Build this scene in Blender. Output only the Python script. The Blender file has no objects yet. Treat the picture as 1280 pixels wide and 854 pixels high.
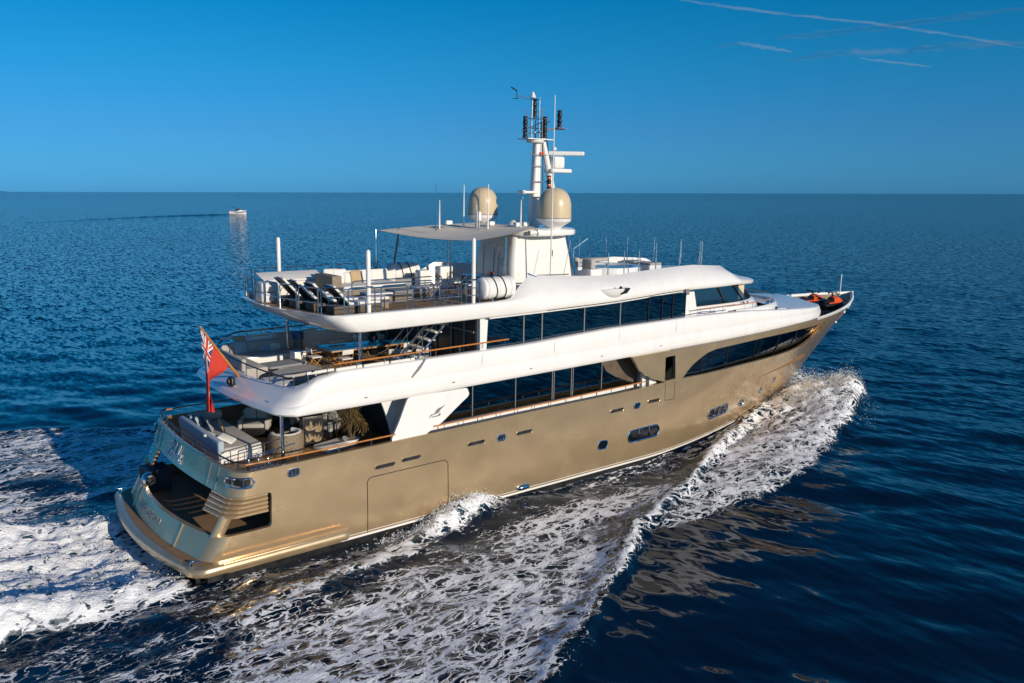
import bpy, bmesh, math, random
import numpy as np
from mathutils import Matrix, Vector
random.seed(7); RNG = np.random.default_rng(11)
sc = bpy.context.scene
COL = sc.collection
R = math.radians

# ------------------------------------------------------------------ camera
cam_d = bpy.data.cameras.new('camera'); cam = bpy.data.objects.new('camera', cam_d); COL.objects.link(cam)
cam_d.sensor_width = 36.0; cam_d.lens = 1060.52/1280*36; cam_d.clip_start = .5; cam_d.clip_end = 120000
Fw = Vector((0.6197651, 0.7655386, -0.172748)); Rw = Vector((0.77747596, -0.62890843, 0.00230851)); Uw = Vector((0.10687542, 0.13573815, 0.98496335))
m = Matrix.Identity(4)
for i in range(3):
    m[i][0] = Rw[i]; m[i][1] = Uw[i]; m[i][2] = -Fw[i]
m[0][3], m[1][3], m[2][3] = -7.03, -30.54, 12.59
cam.matrix_world = m
sc.camera = cam

# ------------------------------------------------------------------ sky, sun, exposure
SUN_EL, SUN_AZ = 15.0, 173.5          # azimuth clockwise from +Y
world = bpy.data.worlds.new('World'); sc.world = world; world.use_nodes = True
wn = world.node_tree.nodes; wl = world.node_tree.links
bg = wn['Background']; sky = wn.new('ShaderNodeTexSky'); sky.sky_type = 'NISHITA'; sky.sun_disc = False
sky.sun_elevation = R(SUN_EL); sky.sun_rotation = R(SUN_AZ); sky.altitude = 0; sky.air_density = 1.0; sky.dust_density = .25; sky.ozone_density = 4.0
tcw = wn.new('ShaderNodeTexCoord'); sxw = wn.new('ShaderNodeSeparateXYZ'); wl.new(tcw.outputs['Generated'], sxw.inputs[0])
rampw = wn.new('ShaderNodeValToRGB'); wl.new(sxw.outputs[2], rampw.inputs[0])      # clear-air grade by elevation
STOPS = [(0.0, (.18, .80, 2.10)), (.035, (.19, .77, 1.66)), (.07, (.20, .75, 1.42)), (.14, (.10, .87, 1.32)), (.21, (.02, .89, 1.28)), (.5, (.09, .79, 1.30)), (1.0, (.24, .82, 1.25))]
el = rampw.color_ramp.elements
while len(el) < len(STOPS): el.new(.5)
for e_, (p_, c_) in zip(el, STOPS): e_.position = p_; e_.color = (c_[0]/2, c_[1]/2, c_[2]/2, 1)
grade = wn.new('ShaderNodeMixRGB'); grade.blend_type = 'MULTIPLY'; grade.inputs[0].default_value = 1; wl.new(rampw.outputs[0], grade.inputs[2])
wl.new(sky.outputs[0], grade.inputs[1]); wl.new(grade.outputs[0], bg.inputs[0]); bg.inputs[1].default_value = .15
sun_d = bpy.data.lights.new('sun', 'SUN'); sun = bpy.data.objects.new('sun', sun_d); COL.objects.link(sun)
sun_d.energy = 4.2; sun_d.angle = R(.5); sun_d.color = (1, .87, .70)
sdir = Vector((math.sin(R(SUN_AZ))*math.cos(R(SUN_EL)), math.cos(R(SUN_AZ))*math.cos(R(SUN_EL)), math.sin(R(SUN_EL))))
sun.rotation_euler = sdir.to_track_quat('Z', 'Y').to_euler(); sun.location = sdir*200
sc.view_settings.view_transform = 'Standard'; sc.view_settings.look = 'None'; sc.view_settings.exposure = 0; sc.view_settings.gamma = 1
sc.render.resolution_x, sc.render.resolution_y = 1024, 683
try:
    sc.cycles.max_bounces = 8; sc.cycles.glossy_bounces = 4; sc.cycles.transparent_max_bounces = 12; sc.cycles.caustics_reflective = True; sc.cycles.caustics_refractive = False
except Exception: pass

# ------------------------------------------------------------------ materials
def mat(name, base, rough=.5, metal=0, coat=0, var=.0, vscale=3.0, bump=0, bscale=20, ior=1.5, spec=.5, stretch=(1, 1, 1), emit=None):
    M = bpy.data.materials.new(name); M.use_nodes = True
    n = M.node_tree.nodes; l = M.node_tree.links; b = n['Principled BSDF']
    b.inputs['Base Color'].default_value = (*base, 1); b.inputs['Roughness'].default_value = rough; b.inputs['Metallic'].default_value = metal
    b.inputs['IOR'].default_value = ior; b.inputs['Coat Weight'].default_value = coat; b.inputs['Coat Roughness'].default_value = .08
    b.inputs['Specular IOR Level'].default_value = spec
    tc = n.new('ShaderNodeTexCoord'); mp = n.new('ShaderNodeMapping'); mp.inputs['Scale'].default_value = stretch; l.new(tc.outputs['Object'], mp.inputs[0])
    if var:
        ns = n.new('ShaderNodeTexNoise'); ns.inputs['Scale'].default_value = vscale; ns.inputs['Detail'].default_value = 5; l.new(mp.outputs[0], ns.inputs[0])
        rp = n.new('ShaderNodeMapRange'); rp.inputs[1].default_value = .3; rp.inputs[2].default_value = .7; rp.inputs[3].default_value = 1-var; rp.inputs[4].default_value = 1+var
        l.new(ns.outputs[0], rp.inputs[0])
        mx = n.new('ShaderNodeVectorMath'); mx.operation = 'SCALE'; mx.inputs[0].default_value = base; l.new(rp.outputs[0], mx.inputs['Scale']); l.new(mx.outputs[0], b.inputs['Base Color'])
        rr = n.new('ShaderNodeMapRange'); rr.inputs[1].default_value = .3; rr.inputs[2].default_value = .7; rr.inputs[3].default_value = max(.02, rough*(1-var)); rr.inputs[4].default_value = min(1, rough*(1+var))
        l.new(ns.outputs[0], rr.inputs[0]); l.new(rr.outputs[0], b.inputs['Roughness'])
    if bump:
        nb = n.new('ShaderNodeTexNoise'); nb.inputs['Scale'].default_value = bscale; nb.inputs['Detail'].default_value = 3; l.new(mp.outputs[0], nb.inputs[0])
        bp = n.new('ShaderNodeBump'); bp.inputs['Strength'].default_value = bump; nb.inputs['Detail'].default_value = 1 if bscale < 2 else 3; bp.inputs['Distance'].default_value = .02; l.new(nb.outputs[0], bp.inputs['Height']); l.new(bp.outputs[0], b.inputs['Normal'])
    return M
def stripes(M, axis, width, dark=.35, thick=.08):
    """fine seams (planks, weave) multiplied into the base colour of M"""
    n = M.node_tree.nodes; l = M.node_tree.links; b = n['Principled BSDF']
    tc = n.new('ShaderNodeTexCoord'); sx = n.new('ShaderNodeSeparateXYZ'); l.new(tc.outputs['Object'], sx.inputs[0])
    d = n.new('ShaderNodeMath'); d.operation = 'DIVIDE'; l.new(sx.outputs[axis], d.inputs[0]); d.inputs[1].default_value = width
    fr = n.new('ShaderNodeMath'); fr.operation = 'FRACT'; l.new(d.outputs[0], fr.inputs[0])
    lt = n.new('ShaderNodeMath'); lt.operation = 'LESS_THAN'; l.new(fr.outputs[0], lt.inputs[0]); lt.inputs[1].default_value = thick
    mx = n.new('ShaderNodeMixRGB'); mx.blend_type = 'MULTIPLY'; mx.inputs[2].default_value = (dark, dark, dark, 1); l.new(lt.outputs[0], mx.inputs[0])
    src = b.inputs['Base Color'].links[0].from_socket if b.inputs['Base Color'].links else None
    if src: l.new(src, mx.inputs[1])
    else: mx.inputs[1].default_value = b.inputs['Base Color'].default_value
    l.new(mx.outputs[0], b.inputs['Base Color'])
    return M
def glass(name, tint, gloss=.04, ior=1.75):
    M = bpy.data.materials.new(name); M.use_nodes = True; n = M.node_tree.nodes; l = M.node_tree.links; n.clear()
    o = n.new('ShaderNodeOutputMaterial'); mx = n.new('ShaderNodeMixShader'); t = n.new('ShaderNodeBsdfTransparent'); t.inputs[0].default_value = (*tint, 1)
    g = n.new('ShaderNodeBsdfGlossy'); g.inputs[0].default_value = (.9, .95, 1, 1); g.inputs['Roughness'].default_value = gloss
    f = n.new('ShaderNodeFresnel'); f.inputs[0].default_value = ior
    l.new(f.outputs[0], mx.inputs[0]); l.new(t.outputs[0], mx.inputs[1]); l.new(g.outputs[0], mx.inputs[2]); l.new(mx.outputs[0], o.inputs[0])
    return M
GOLD = mat('gold_hull_paint', (.58, .425, .245), .26, .62, .6, .08, 1.4, .18, .8, stretch=(.6, 1, .8))
BROWN = mat('brown_recess', (.11, .08, .055), .5, 0, .2, .15, 3)
WHITE = mat('white_gelcoat', (.80, .79, .77), .20, 0, .5, .035, 1.6, stretch=(1, 1, .25))
WHITE2 = mat('white_paint', (.78, .77, .74), .35, 0, 0, .04, 2)
CREAM = mat('cream_dome', (.60, .49, .32), .35, 0, .2, .03, 1)
STEEL = mat('stainless_steel', (.62, .63, .64), .16, 1, 0, .1, 6)
TEAKRAIL = mat('varnished_teak', (.50, .19, .035), .18, 0, .6, .15, 6)
TEAK = stripes(mat('teak_deck', (.30, .185, .095), .65, 0, 0, .18, 4, stretch=(.4, 4, 1)), 1, .06, .3, .12)
BLACK = mat('black_plastic', (.012, .012, .013), .35, 0, 0, .2, 8)
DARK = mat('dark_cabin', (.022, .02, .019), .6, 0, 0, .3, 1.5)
BOTTOM = mat('antifouling_paint', (.012, .013, .015), .45, 0, 0, .3, 3)
DARKGLASS = mat('dark_port_glass', (.006, .008, .011), .03, 0, .5, .1, 2)
GLASS = glass('tinted_glass', (.40, .45, .50), .012, 2.5)
CLEAR = glass('clear_glass', (.90, .94, .95), .01, 1.08)
CURTAIN = mat('cream_curtain', (.62, .52, .36), .8, 0, 0, .1, 8)
FABRIC = mat('grey_fabric', (.42, .40, .37), .9, 0, 0, .06, 9, .3, 120)
CANVAS = mat('white_cushion', (.72, .70, .66), .9, 0, 0, .05, 7, .25, 60)
GREYC = mat('grey_cushion', (.26, .27, .29), .9, 0, 0, .08, 9, .25, 60)
TAN = mat('tan_cushion', (.46, .33, .19), .9, 0, 0, .08, 9, .2, 60)
SAIL = stripes(mat('awning_cloth', (.80, .72, .58), .85, 0, 0, .05, 1.2, .15, 4), 1, 1.1, .86, .02)
WICKER = stripes(mat('brown_wicker', (.115, .085, .06), .6, 0, 0, .3, 14, .5, 60), 2, .05, .45, .3)
WICKERL = stripes(mat('taupe_wicker', (.27, .215, .15), .6, 0, 0, .25, 14, .5, 60), 2, .05, .5, .3)
GREYP = mat('grey_panel', (.20, .20, .20), .4, 0, 0, .08, 2)
NAVY = mat('navy_sky_tinted', (.012, .12, .28), .12, 0, .5, .1, 2)  # navy with its base blue raised to paint in sky reflected by the table
ORANGE = mat('orange_gelcoat', (.75, .10, .015), .25, 0, .4, .05, 4)
NAVYD = mat('dark_navy_cover', (.010, .025, .05), .6, 0, 0, .2, 4)
RED = mat('ensign_red', (.50, .035, .02), .8, 0, 0, .08, 6)
BLUEF = mat('ensign_blue', (.02, .045, .16), .8, 0, 0, .08, 6)
WHITEF = mat('ensign_white', (.75, .74, .70), .8, 0, 0, .05, 6)
LEAF = mat('dry_palm_leaf', (.17, .115, .045), .6, 0, 0, .35, 5)
TRUNKM = mat('palm_stem', (.10, .065, .03), .8, 0, 0, .3, 20)
POOLW = mat('pool_water', (.02, .16, .26), .05, 0, 0, .1, 3, .3, 6, ior=1.33)
ARTM = mat('coral_relief', (.36, .27, .17), .7, 0, 0, .2, 6)
WOODL = mat('oiled_wood', (.42, .22, .08), .4, 0, 0, .2, 8)
NAMEM = mat('polished_letters', (.70, .80, .88), .35, .25, 0, .05, 5)
FAINT = mat('engraved_letters', (.60, .56, .46), .35, .3, 0, .05, 5)
CHROME = mat('polished_chrome', (.75, .76, .78), .06, 1, 0, .05, 5)
LIGHTB = mat('pale_blue_cushion', (.36, .43, .50), .9, 0, 0, .08, 8, .2, 60)
AMBER = mat('orange_lens', (.5, .12, .02), .2, 0, .3, .1, 10)

# ------------------------------------------------------------------ mesh builder
class MB:
    def __init__(s): s.v = []; s.f = []; s.mi = []
    def add(s, vs, fs, mi=0):
        o = len(s.v); s.v += [tuple(float(c) for c in p) for p in vs]; s.f += [tuple(i+o for i in f) for f in fs]; s.mi += [mi]*len(fs)
        return s
    def box(s, c, size, rz=0, ry=0, rx=0, mi=0):
        hx, hy, hz = [d/2 for d in size]
        vs = [(x, y, z) for x in (-hx, hx) for y in (-hy, hy) for z in (-hz, hz)]
        mm = Matrix.Rotation(rz, 3, 'Z') @ Matrix.Rotation(ry, 3, 'Y') @ Matrix.Rotation(rx, 3, 'X')
        vs = [mm @ Vector(p) + Vector(c) for p in vs]
        return s.add(vs, [(0, 1, 3, 2), (4, 6, 7, 5), (0, 4, 5, 1), (2, 3, 7, 6), (0, 2, 6, 4), (1, 5, 7, 3)], mi)
    def rbox(s, c, size, r=.06, rz=0, ry=0, rx=0, n=3, puff=0, mi=0):
        """box with rounded edges (cushions, mouldings)"""
        h = [d/2 for d in size]; r = min(r, *[q*.98 for q in h])
        mm = Matrix.Rotation(rz, 3, 'Z') @ Matrix.Rotation(ry, 3, 'Y') @ Matrix.Rotation(rx, 3, 'X')
        t = []
        for k in range(n+1): t.append(-1 + .0 + k/n)   # -1..0
        def coords(q):
            a = [-q + r*(1-math.cos(math.pi/2*k/n)) for k in range(n+1)]
            return a + [-p for p in reversed(a)]
        key = {}; V = []; Fs = []
        def vid(p):
            k = tuple(round(x, 6) for x in p)
            if k not in key:
                q = [max(-(h[i]-r), min(h[i]-r, p[i])) for i in range(3)]
                d = Vector(p)-Vector(q)
                if d.length > 1e-9: d = d.normalized()*r
                w = Vector(q)+d
                if puff:
                    w.x *= 1+0*puff
                    mx = max(0, 1-(w.x/h[0])**2)*max(0, 1-(w.y/h[1])**2); w.z *= 1+puff*(mx-.3)
                key[k] = len(V); V.append(mm @ w + Vector(c))
            return key[k]
        C = [coords(q) for q in h]
        for ax in range(3):
            a, b = [i for i in range(3) if i != ax]
            for sg in (-1, 1):
                for i in range(len(C[a])-1):
                    for j in range(len(C[b])-1):
                        q = []
                        for (ii, jj) in ((i, j), (i+1, j), (i+1, j+1), (i, j+1)):
                            p = [0, 0, 0]; p[ax] = sg*h[ax]; p[a] = C[a][ii]; p[b] = C[b][jj]; q.append(vid(p))
                        q = list(dict.fromkeys(q))
                        if len(q) > 2: Fs.append(tuple(q))
        return s.add(V, Fs, mi)
    def tube(s, path, r, n=8, closed=False, mi=0, cap=True):
        P = [Vector(p) for p in path]; N = len(P); rr = r if isinstance(r, (list, tuple)) else [r]*N
        rings = []; up = None
        for i in range(N):
            if closed: d = (P[(i+1) % N]-P[i-1])
            else: d = P[min(i+1, N-1)]-P[max(i-1, 0)]
            d.normalize()
            if up is None:
                up = Vector((0, 0, 1)) if abs(d.z) < .9 else Vector((1, 0, 0))
            a = d.cross(up)
            if a.length < 1e-4: a = d.cross(Vector((0, 1, 0)))
            a.normalize(); b = a.cross(d).normalized(); up = b
            rings.append([P[i]+a*(rr[i]*math.cos(2*math.pi*k/n))+b*(rr[i]*math.sin(2*math.pi*k/n)) for k in range(n)])
        vs = [p for g in rings for p in g]; fs = []
        for i in range(N if closed else N-1):
            j = (i+1) % N
            for k in range(n): fs.append((i*n+k, i*n+(k+1) % n, j*n+(k+1) % n, j*n+k))
        if cap and not closed: fs += [tuple(range(n-1, -1, -1)), tuple((N-1)*n+k for k in range(n))]
        return s.add(vs, fs, mi)
    def cyl(s, p0, p1, r0, r1=None, n=16, mi=0): return s.tube([p0, p1], [r0, r0 if r1 is None else r1], n, mi=mi)
    def lathe(s, prof, c=(0, 0, 0), n=24, mi=0, mtx=None):
        vs = []; fs = []; m3 = mtx or Matrix.Identity(3)
        for (rad, z) in prof:
            for k in range(n):
                a = 2*math.pi*k/n; vs.append(m3 @ Vector((rad*math.cos(a), rad*math.sin(a), z)) + Vector(c))
        for i in range(len(prof)-1):
            for k in range(n): fs.append((i*n+k, i*n+(k+1) % n, (i+1)*n+(k+1) % n, (i+1)*n+k))
        fs += [tuple(range(n-1, -1, -1)), tuple((len(prof)-1)*n+k for k in range(n))]
        return s.add(vs, fs, mi)
    def prism(s, poly, axis, a, b, mi=0):
        """poly: list of 2-D points in the two other axes, extruded from a to b along axis"""
        n = len(poly); vs = []
        for t in (a, b):
            for (p, q) in poly:
                vs.append({0: (t, p, q), 1: (p, t, q), 2: (p, q, t)}[axis])
        fs = [tuple(range(n-1, -1, -1)), tuple(range(n, 2*n))]+[(i, (i+1) % n, n+(i+1) % n, n+i) for i in range(n)]
        return s.add(vs, fs, mi)
    def grid(s, rows, closed=False, mi=0):
        n = len(rows[0]); vs = [p for g in rows for p in g]; fs = []
        for i in range(len(rows)-1):
            for k in range(n if closed else n-1): fs.append((i*n+k, i*n+(k+1) % n, (i+1)*n+(k+1) % n, (i+1)*n+k))
        return s.add(vs, fs, mi)
    def build(s, name, m, parent=None, smooth=35, fix=True, weld=False):
        me = bpy.data.meshes.new(name); me.from_pydata(s.v, [], s.f)
        for q in (m if isinstance(m, (list, tuple)) else [m]): me.materials.append(q)
        if any(s.mi): me.polygons.foreach_set('material_index', s.mi)
        if fix or weld:
            b = bmesh.new(); b.from_mesh(me)
            if weld: bmesh.ops.remove_doubles(b, verts=b.verts, dist=1e-4)
            if fix: bmesh.ops.recalc_face_normals(b, faces=b.faces)
            b.to_mesh(me); b.free()
        if smooth:
            me.polygons.foreach_set('use_smooth', [True]*len(me.polygons)); me.set_sharp_from_angle(angle=R(smooth))
        o = bpy.data.objects.new(name, me); COL.objects.link(o)
        if parent: o.parent = parent
        return o

# boat frame -> world (the yacht heels and trims a little)
T = Matrix(((0.99998, 9e-05, 0.00604, 0), (0, 0.99989, -0.0149, 0), (-0.00604, 0.01489, 0.99987, -0.8891), (0, 0, 0, 1)))
def tag(o, label=None, cat=None, group=None, kind=None):
    if label: o['label'] = label
    if cat: o['category'] = cat
    if group: o['group'] = group
    if kind: o['kind'] = kind
    return o
def thing(name, label, cat, loc=(0, 0, 0), rz=0, group=None, boat=True):
    o = bpy.data.objects.new(name, None); o.empty_display_size = .2; COL.objects.link(o)
    L = Matrix.Translation(loc) @ Matrix.Rotation(rz, 4, 'Z')
    o.matrix_world = T @ L if boat else L
    return tag(o, label, cat, group)
def solo(mb, name, m, label, cat, loc=(0, 0, 0), rz=0, group=None, boat=True, smooth=35, ry=0, rx=0):
    o = mb.build(name, m, None, smooth)
    L = Matrix.Translation(loc) @ Matrix.Rotation(rz, 4, 'Z') @ Matrix.Rotation(ry, 4, 'Y') @ Matrix.Rotation(rx, 4, 'X')
    o.matrix_world = T @ L if boat else L
    return tag(o, label, cat, group)
def dup(root, loc, rz=0, label=None, group=None, boat=True):
    r = root.copy(); COL.objects.link(r)
    L = Matrix.Translation(loc) @ Matrix.Rotation(rz, 4, 'Z'); r.matrix_world = T @ L if boat else L
    if label: r['label'] = label
    if group: r['group'] = group
    for ch in list(root.children):
        c = ch.copy(); COL.objects.link(c); c.parent = r
        for g in ch.children:
            d = g.copy(); COL.objects.link(d); d.parent = c
    return r
def sstep(a, b, x):
    t = max(0., min(1., (x-a)/(b-a))); return t*t*(3-2*t)
def tab(t, x): return float(np.interp(x, [a for a, b in t], [b for a, b in t]))
# ------------------------------------------------------------------ sea
def vnoise(x, y, seed=0):
    xi = np.floor(x).astype(np.int64); yi = np.floor(y).astype(np.int64); xf = x-xi; yf = y-yi
    u = xf*xf*(3-2*xf); v = yf*yf*(3-2*yf)
    def h(a, b):
        n = (a*374761393+b*668265263+seed*982451653) & 0xffffffff
        n = ((n ^ (n >> 13))*1274126177) & 0xffffffff
        return ((n ^ (n >> 16)) & 0xffff)/65535.0
    return (h(xi, yi)*(1-u)+h(xi+1, yi)*u)*(1-v)+(h(xi, yi+1)*(1-u)+h(xi+1, yi+1)*u)*v
def fbm(x, y, oct=4, seed=0, gain=.5):
    s = 0; a = 1; t = 0
    for o in range(oct):
        s = s+a*vnoise(x*2**o+17.3*o, y*2**o-9.1*o, seed+o); t += a; a *= gain
    return s/t
def axis_lines(a, b, step, lo, hi, glo, ghi):
    c = list(np.arange(a, b, step)); d = step; p = c[-1]
    while p < hi: d *= ghi; p += d; c.append(p)
    d = step; p = c[0]; l = []
    while p > lo: d *= glo; p -= d; l.append(p)
    return np.array(l[::-1]+c)
gx = axis_lines(-17, 48, .10, -3000, 60000, 1.07, 1.032); gy = axis_lines(-22.5, 19, .10, -3000, 60000, 1.05, 1.032)
dx = np.gradient(gx); dy = np.gradient(gy)
GX, GY = np.meshgrid(gx, gy, indexing='xy'); SP = np.maximum(*np.meshgrid(dx, dy, indexing='xy'))
Zs = np.zeros_like(GX)
rw = np.random.default_rng(5)
NW = 110
lam = np.exp(rw.uniform(math.log(.55), math.log(11), NW)); ang = R(36)+rw.normal(0, .50, NW); ph = rw.uniform(0, 6.283, NW)
near = (SP < 4)
for i in range(NW):
    k = 2*math.pi/lam[i]; a = .0100*lam[i]/(2*math.pi)*(.95 if lam[i] > 5 else (1.1 if lam[i] > 1.4 else .18))
    th = k*(GX*math.cos(ang[i])+GY*math.sin(ang[i]))+ph[i]
    wgt = np.clip((lam[i]/SP-2.6)/2.5, 0, 1)
    Zs += a*wgt*(np.sin(th)+.18*np.cos(2*th))
# patches of rougher and calmer water
gust = .75+.5*fbm(GX/38, GY/23, 3, 40)
Zs *= gust

# wake of the yacht: foam density and raised water
def cv(*p): return [q[0] for q in p], [q[1] for q in p]
def ev(c, x): return np.interp(x, c[0], c[1])
HULLC = cv((-100, 4.2), (.5, 4.25), (5, 4.3), (22, 4.28), (25, 4.1), (28, 3.7), (31, 3.1), (34, 2.3), (37, 1.3), (40.2, .05), (41, 0))
OUTC = cv((-120, 74), (-40, 40), (-10, 25), (0, 20), (6.8, 15.6), (7.7, 15.1), (9.9, 13.7), (11.2, 12.8), (13.3, 11.7), (15.6, 10.6), (17.9, 10.9), (20.3, 11.1), (23.3, 10.7), (27, 10.1), (32, 8.5), (35.2, 7.3), (40, 5.3), (42, 4.3), (43.3, 3.4), (44.0, 2.2), (44.4, .3))
RIDC = cv((-120, 74), (0, 20), (9.9, 13.7), (13, 11.6), (14.5, 10.5), (18.5, 9.15), (21.7, 7.7), (29, 4.4), (33, 2.9), (35.6, 1.9), (40, 1.0))
INC = cv((-60, 30), (-12, 14.5), (-4, 10.6), (0, 9.0), (.8, 7.9), (2, 7.5), (4.3, 7.6), (7, 7.2), (10, 6.6), (13, 5.9), (16, 6.0), (19, 6.5), (22, 6.4), (27, 5.4), (31, 4.2), (34, 2.8), (37, 1.2))
SPC = cv((-40, 16), (-10, 9.9), (-2, 8.3), (.6, 7.6), (2.6, 7.0), (4.8, 6.6), (7.2, 6.0), (10.7, 5.1), (13.6, 4.2), (14.2, 3.9))
HBW = ev(HULLC, gx); OUT = ev(OUTC, gx)
foam = np.zeros_like(GX); hw = np.zeros_like(GX)
ok = (GX > -60) & (GX < 45.5) & (np.abs(GY) < 45)
X = GX[ok]; Y = GY[ok]
wob = (fbm(X/5.5, Y/5.5, 3, 3)-.5)*2.0+(fbm(X/1.6, Y/1.6, 4, 9, .6)-.5)*1.5
A_ = np.abs(Y); hbw = ev(HULLC, X); out = ev(OUTC, X); s = A_-hbw
w_ = np.clip(s/3, .05, 1)
AW = A_+wob*w_*.75                                   # wobbling distance from the centreline
rid = ev(RIDC, X); inn = ev(INC, X); spl = ev(SPC, X)
sg_ = lambda d, w: 1/(1+np.exp(-np.clip(d/w, -40, 40)))
inside_out = sg_(out-AW, np.interp(X, [0, 15, 30, 42], [.16, .13, .20, .25]))
main = sg_(AW-inn, .35)*sg_(rid-AW, .5)*np.interp(X, [-40, -10, 4, 12, 20, 27, 33], [.42, .5, .56, .62, .60, .52, .45])
froth = sg_(AW-rid+.2, .3)*inside_out*np.interp(X, [10, 14, 17, 21, 27, 32, 36, 44], [.55, .54, .50, .58, .70, .78, .86, .97])
fringe = np.exp(-((AW-out+.45)/.42)**2)*np.interp(X, [-30, 0, 8, 13, 16, 30, 44], [.5, .70, .80, .72, .5, .55, .7])
ridge = np.exp(-((AW-rid)/.30)**2)*np.interp(X, [10, 13, 16, 30, 34, 36], [.3, .72, .80, .82, .6, 0])
gap = sg_(s, .1)*sg_(inn-AW, .4)*np.interp(X, [-10, 0, 8, 14, 24, 34], [.34, .33, .32, .36, .33, .26])
bow = sg_(X-36.2+wob, .8)*inside_out*.92
splash = np.exp(-((AW-spl)/np.interp(X, [-10, 2, 8, 12], [1.1, .75, .55, .5]))**2)*np.interp(X, [-14, -3, 3, 8, 12, 13.6, 14.4], [.25, .45, .60, .80, .95, .9, 0])
splash *= .45+1.1*fbm(X/.9, Y/.6, 4, 66, .6)
splash = np.maximum(splash, sg_(spl-AW, .25)*sg_(s+.3, .1)*np.interp(X, [5, 8, 10.5, 13, 14], [0, .45, .9, .95, 0]))
line = np.exp(-(s/.16)**2)*np.interp(X, [14, 16, 30, 35, 38], [.2, .62, .62, .8, .9])
d = np.maximum.reduce([main, froth, fringe, ridge, gap, bow, splash, line])*sg_(out+.5-AW, .3)
d *= (X < 44.5)
v = np.clip(s/np.maximum(out-hbw, .5), -.2, 1.2)
# churned water behind the transom
cw = 4.35+.10*np.maximum(0, -X)+.45*(fbm(X/2.5, Y/2.5, 3, 21)-.5)*2
inside = 1/(1+np.exp((np.abs(Y)-cw)/.22))*1/(1+np.exp((X-1.0)/.25))
port = np.exp(-((Y-7.5)/4.5)**2)*1/(1+np.exp((X+1.5)/1.2))*.93
d = np.maximum(d, np.maximum(inside*np.clip(1.05-.006*np.maximum(0, -X-20), .4, 1.05), port))
d *= .86+.28*fbm(X/3.2, Y/1.8, 3, 55)
d = np.maximum(d, inside*(X > -14)*.98)
foam[ok] = np.clip(d, 0, 1.1)
# heights
hh = np.zeros_like(X)
hh += .85*np.exp(-((X-11.6)/2.0)**2)*np.exp(-((AW-spl+.3)/.6)**2)*(.35+1.3*fbm(X/.7, Y/.6, 4, 67, .6))+.28*np.exp(-((X-5)/4)**2)*np.exp(-((AW-spl)/.8)**2)
hh += np.interp(X, [-30, 0, 10, 14, 24, 32, 35, 38], [.10, .16, .20, .28, .42, .40, .2, 0])*(.6+.8*fbm(X/1.3, Y/1.3, 3, 14))*np.exp(-((AW-rid)/np.where(AW < rid, .9, .38))**2)
hh += np.interp(X, [14, 20, 28, 33, 37, 40, 43, 44.4], [0, .12, .25, .45, .85, 1.25, 1.0, 0])*sg_(AW-rid, .4)*sg_(out-AW-.1, .22)*(.7+.6*fbm(X/1.8, Y/1.8, 3, 24))
hh -= np.interp(X, [14, 22, 30, 36, 39], [0, .22, .3, .15, 0])*np.exp(-((s-1.2)/1.3)**2)
hh += inside*(-.25+.95*np.exp(-((X+6.5)/4.2)**2)+.45*np.exp(-((np.abs(Y)-3.6)/1.2)**2))
lump = (fbm(X/1.1, Y/.85, 5, 77, .62)-.5)
ridg = 1-2*np.abs(fbm(X/.9, Y/.9, 4, 31, .6)-.5)
hh += np.clip(d, 0, 1)**1.6*(lump*np.interp(X, [-20, -2, 2, 28, 38, 43], [.55, .6, .40, .4, .95, 1.15])+(ridg-.8)*np.interp(X, [-20, 0, 4, 30, 38], [.26, .26, .12, .14, .42]))
# inside the hull footprint keep the water down
under = (np.abs(Y) < hbw-.25) & (X > 1.2) & (X < 40)
hh[under] = np.minimum(hh[under], 0)-.1
hw[ok] = hh
damp = np.ones_like(GX); damp[ok] = 1-.35*np.clip(d, 0, 1)
Zs = Zs*damp+hw
# dark smooth track left by the small boat far off
nv = GX.size; ny, nx_ = GX.shape
co = np.empty((nv, 3)); co[:, 0] = GX.ravel(); co[:, 1] = GY.ravel(); co[:, 2] = Zs.ravel()
idx = np.arange(nv).reshape(ny, nx_)
quads = np.stack([idx[:-1, :-1], idx[:-1, 1:], idx[1:, 1:], idx[1:, :-1]], -1).reshape(-1, 4)
me = bpy.data.meshes.new('sea'); me.vertices.add(nv); me.vertices.foreach_set('co', co.ravel())
me.loops.add(quads.size); me.loops.foreach_set('vertex_index', quads.ravel().astype(np.int32))
me.polygons.add(len(quads)); me.polygons.foreach_set('loop_start', np.arange(0, quads.size, 4, dtype=np.int32)); me.polygons.foreach_set('use_smooth', np.ones(len(quads), dtype=bool))
at = me.attributes.new('foam', 'FLOAT', 'POINT'); at.data.foreach_set('value', foam.ravel().astype(np.float32))
me.update(); me.validate()
sea = bpy.data.objects.new('sea', me); COL.objects.link(sea); tag(sea, 'deep blue rippled open sea streaked with white wake foam', 'sea', kind='structure')

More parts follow.
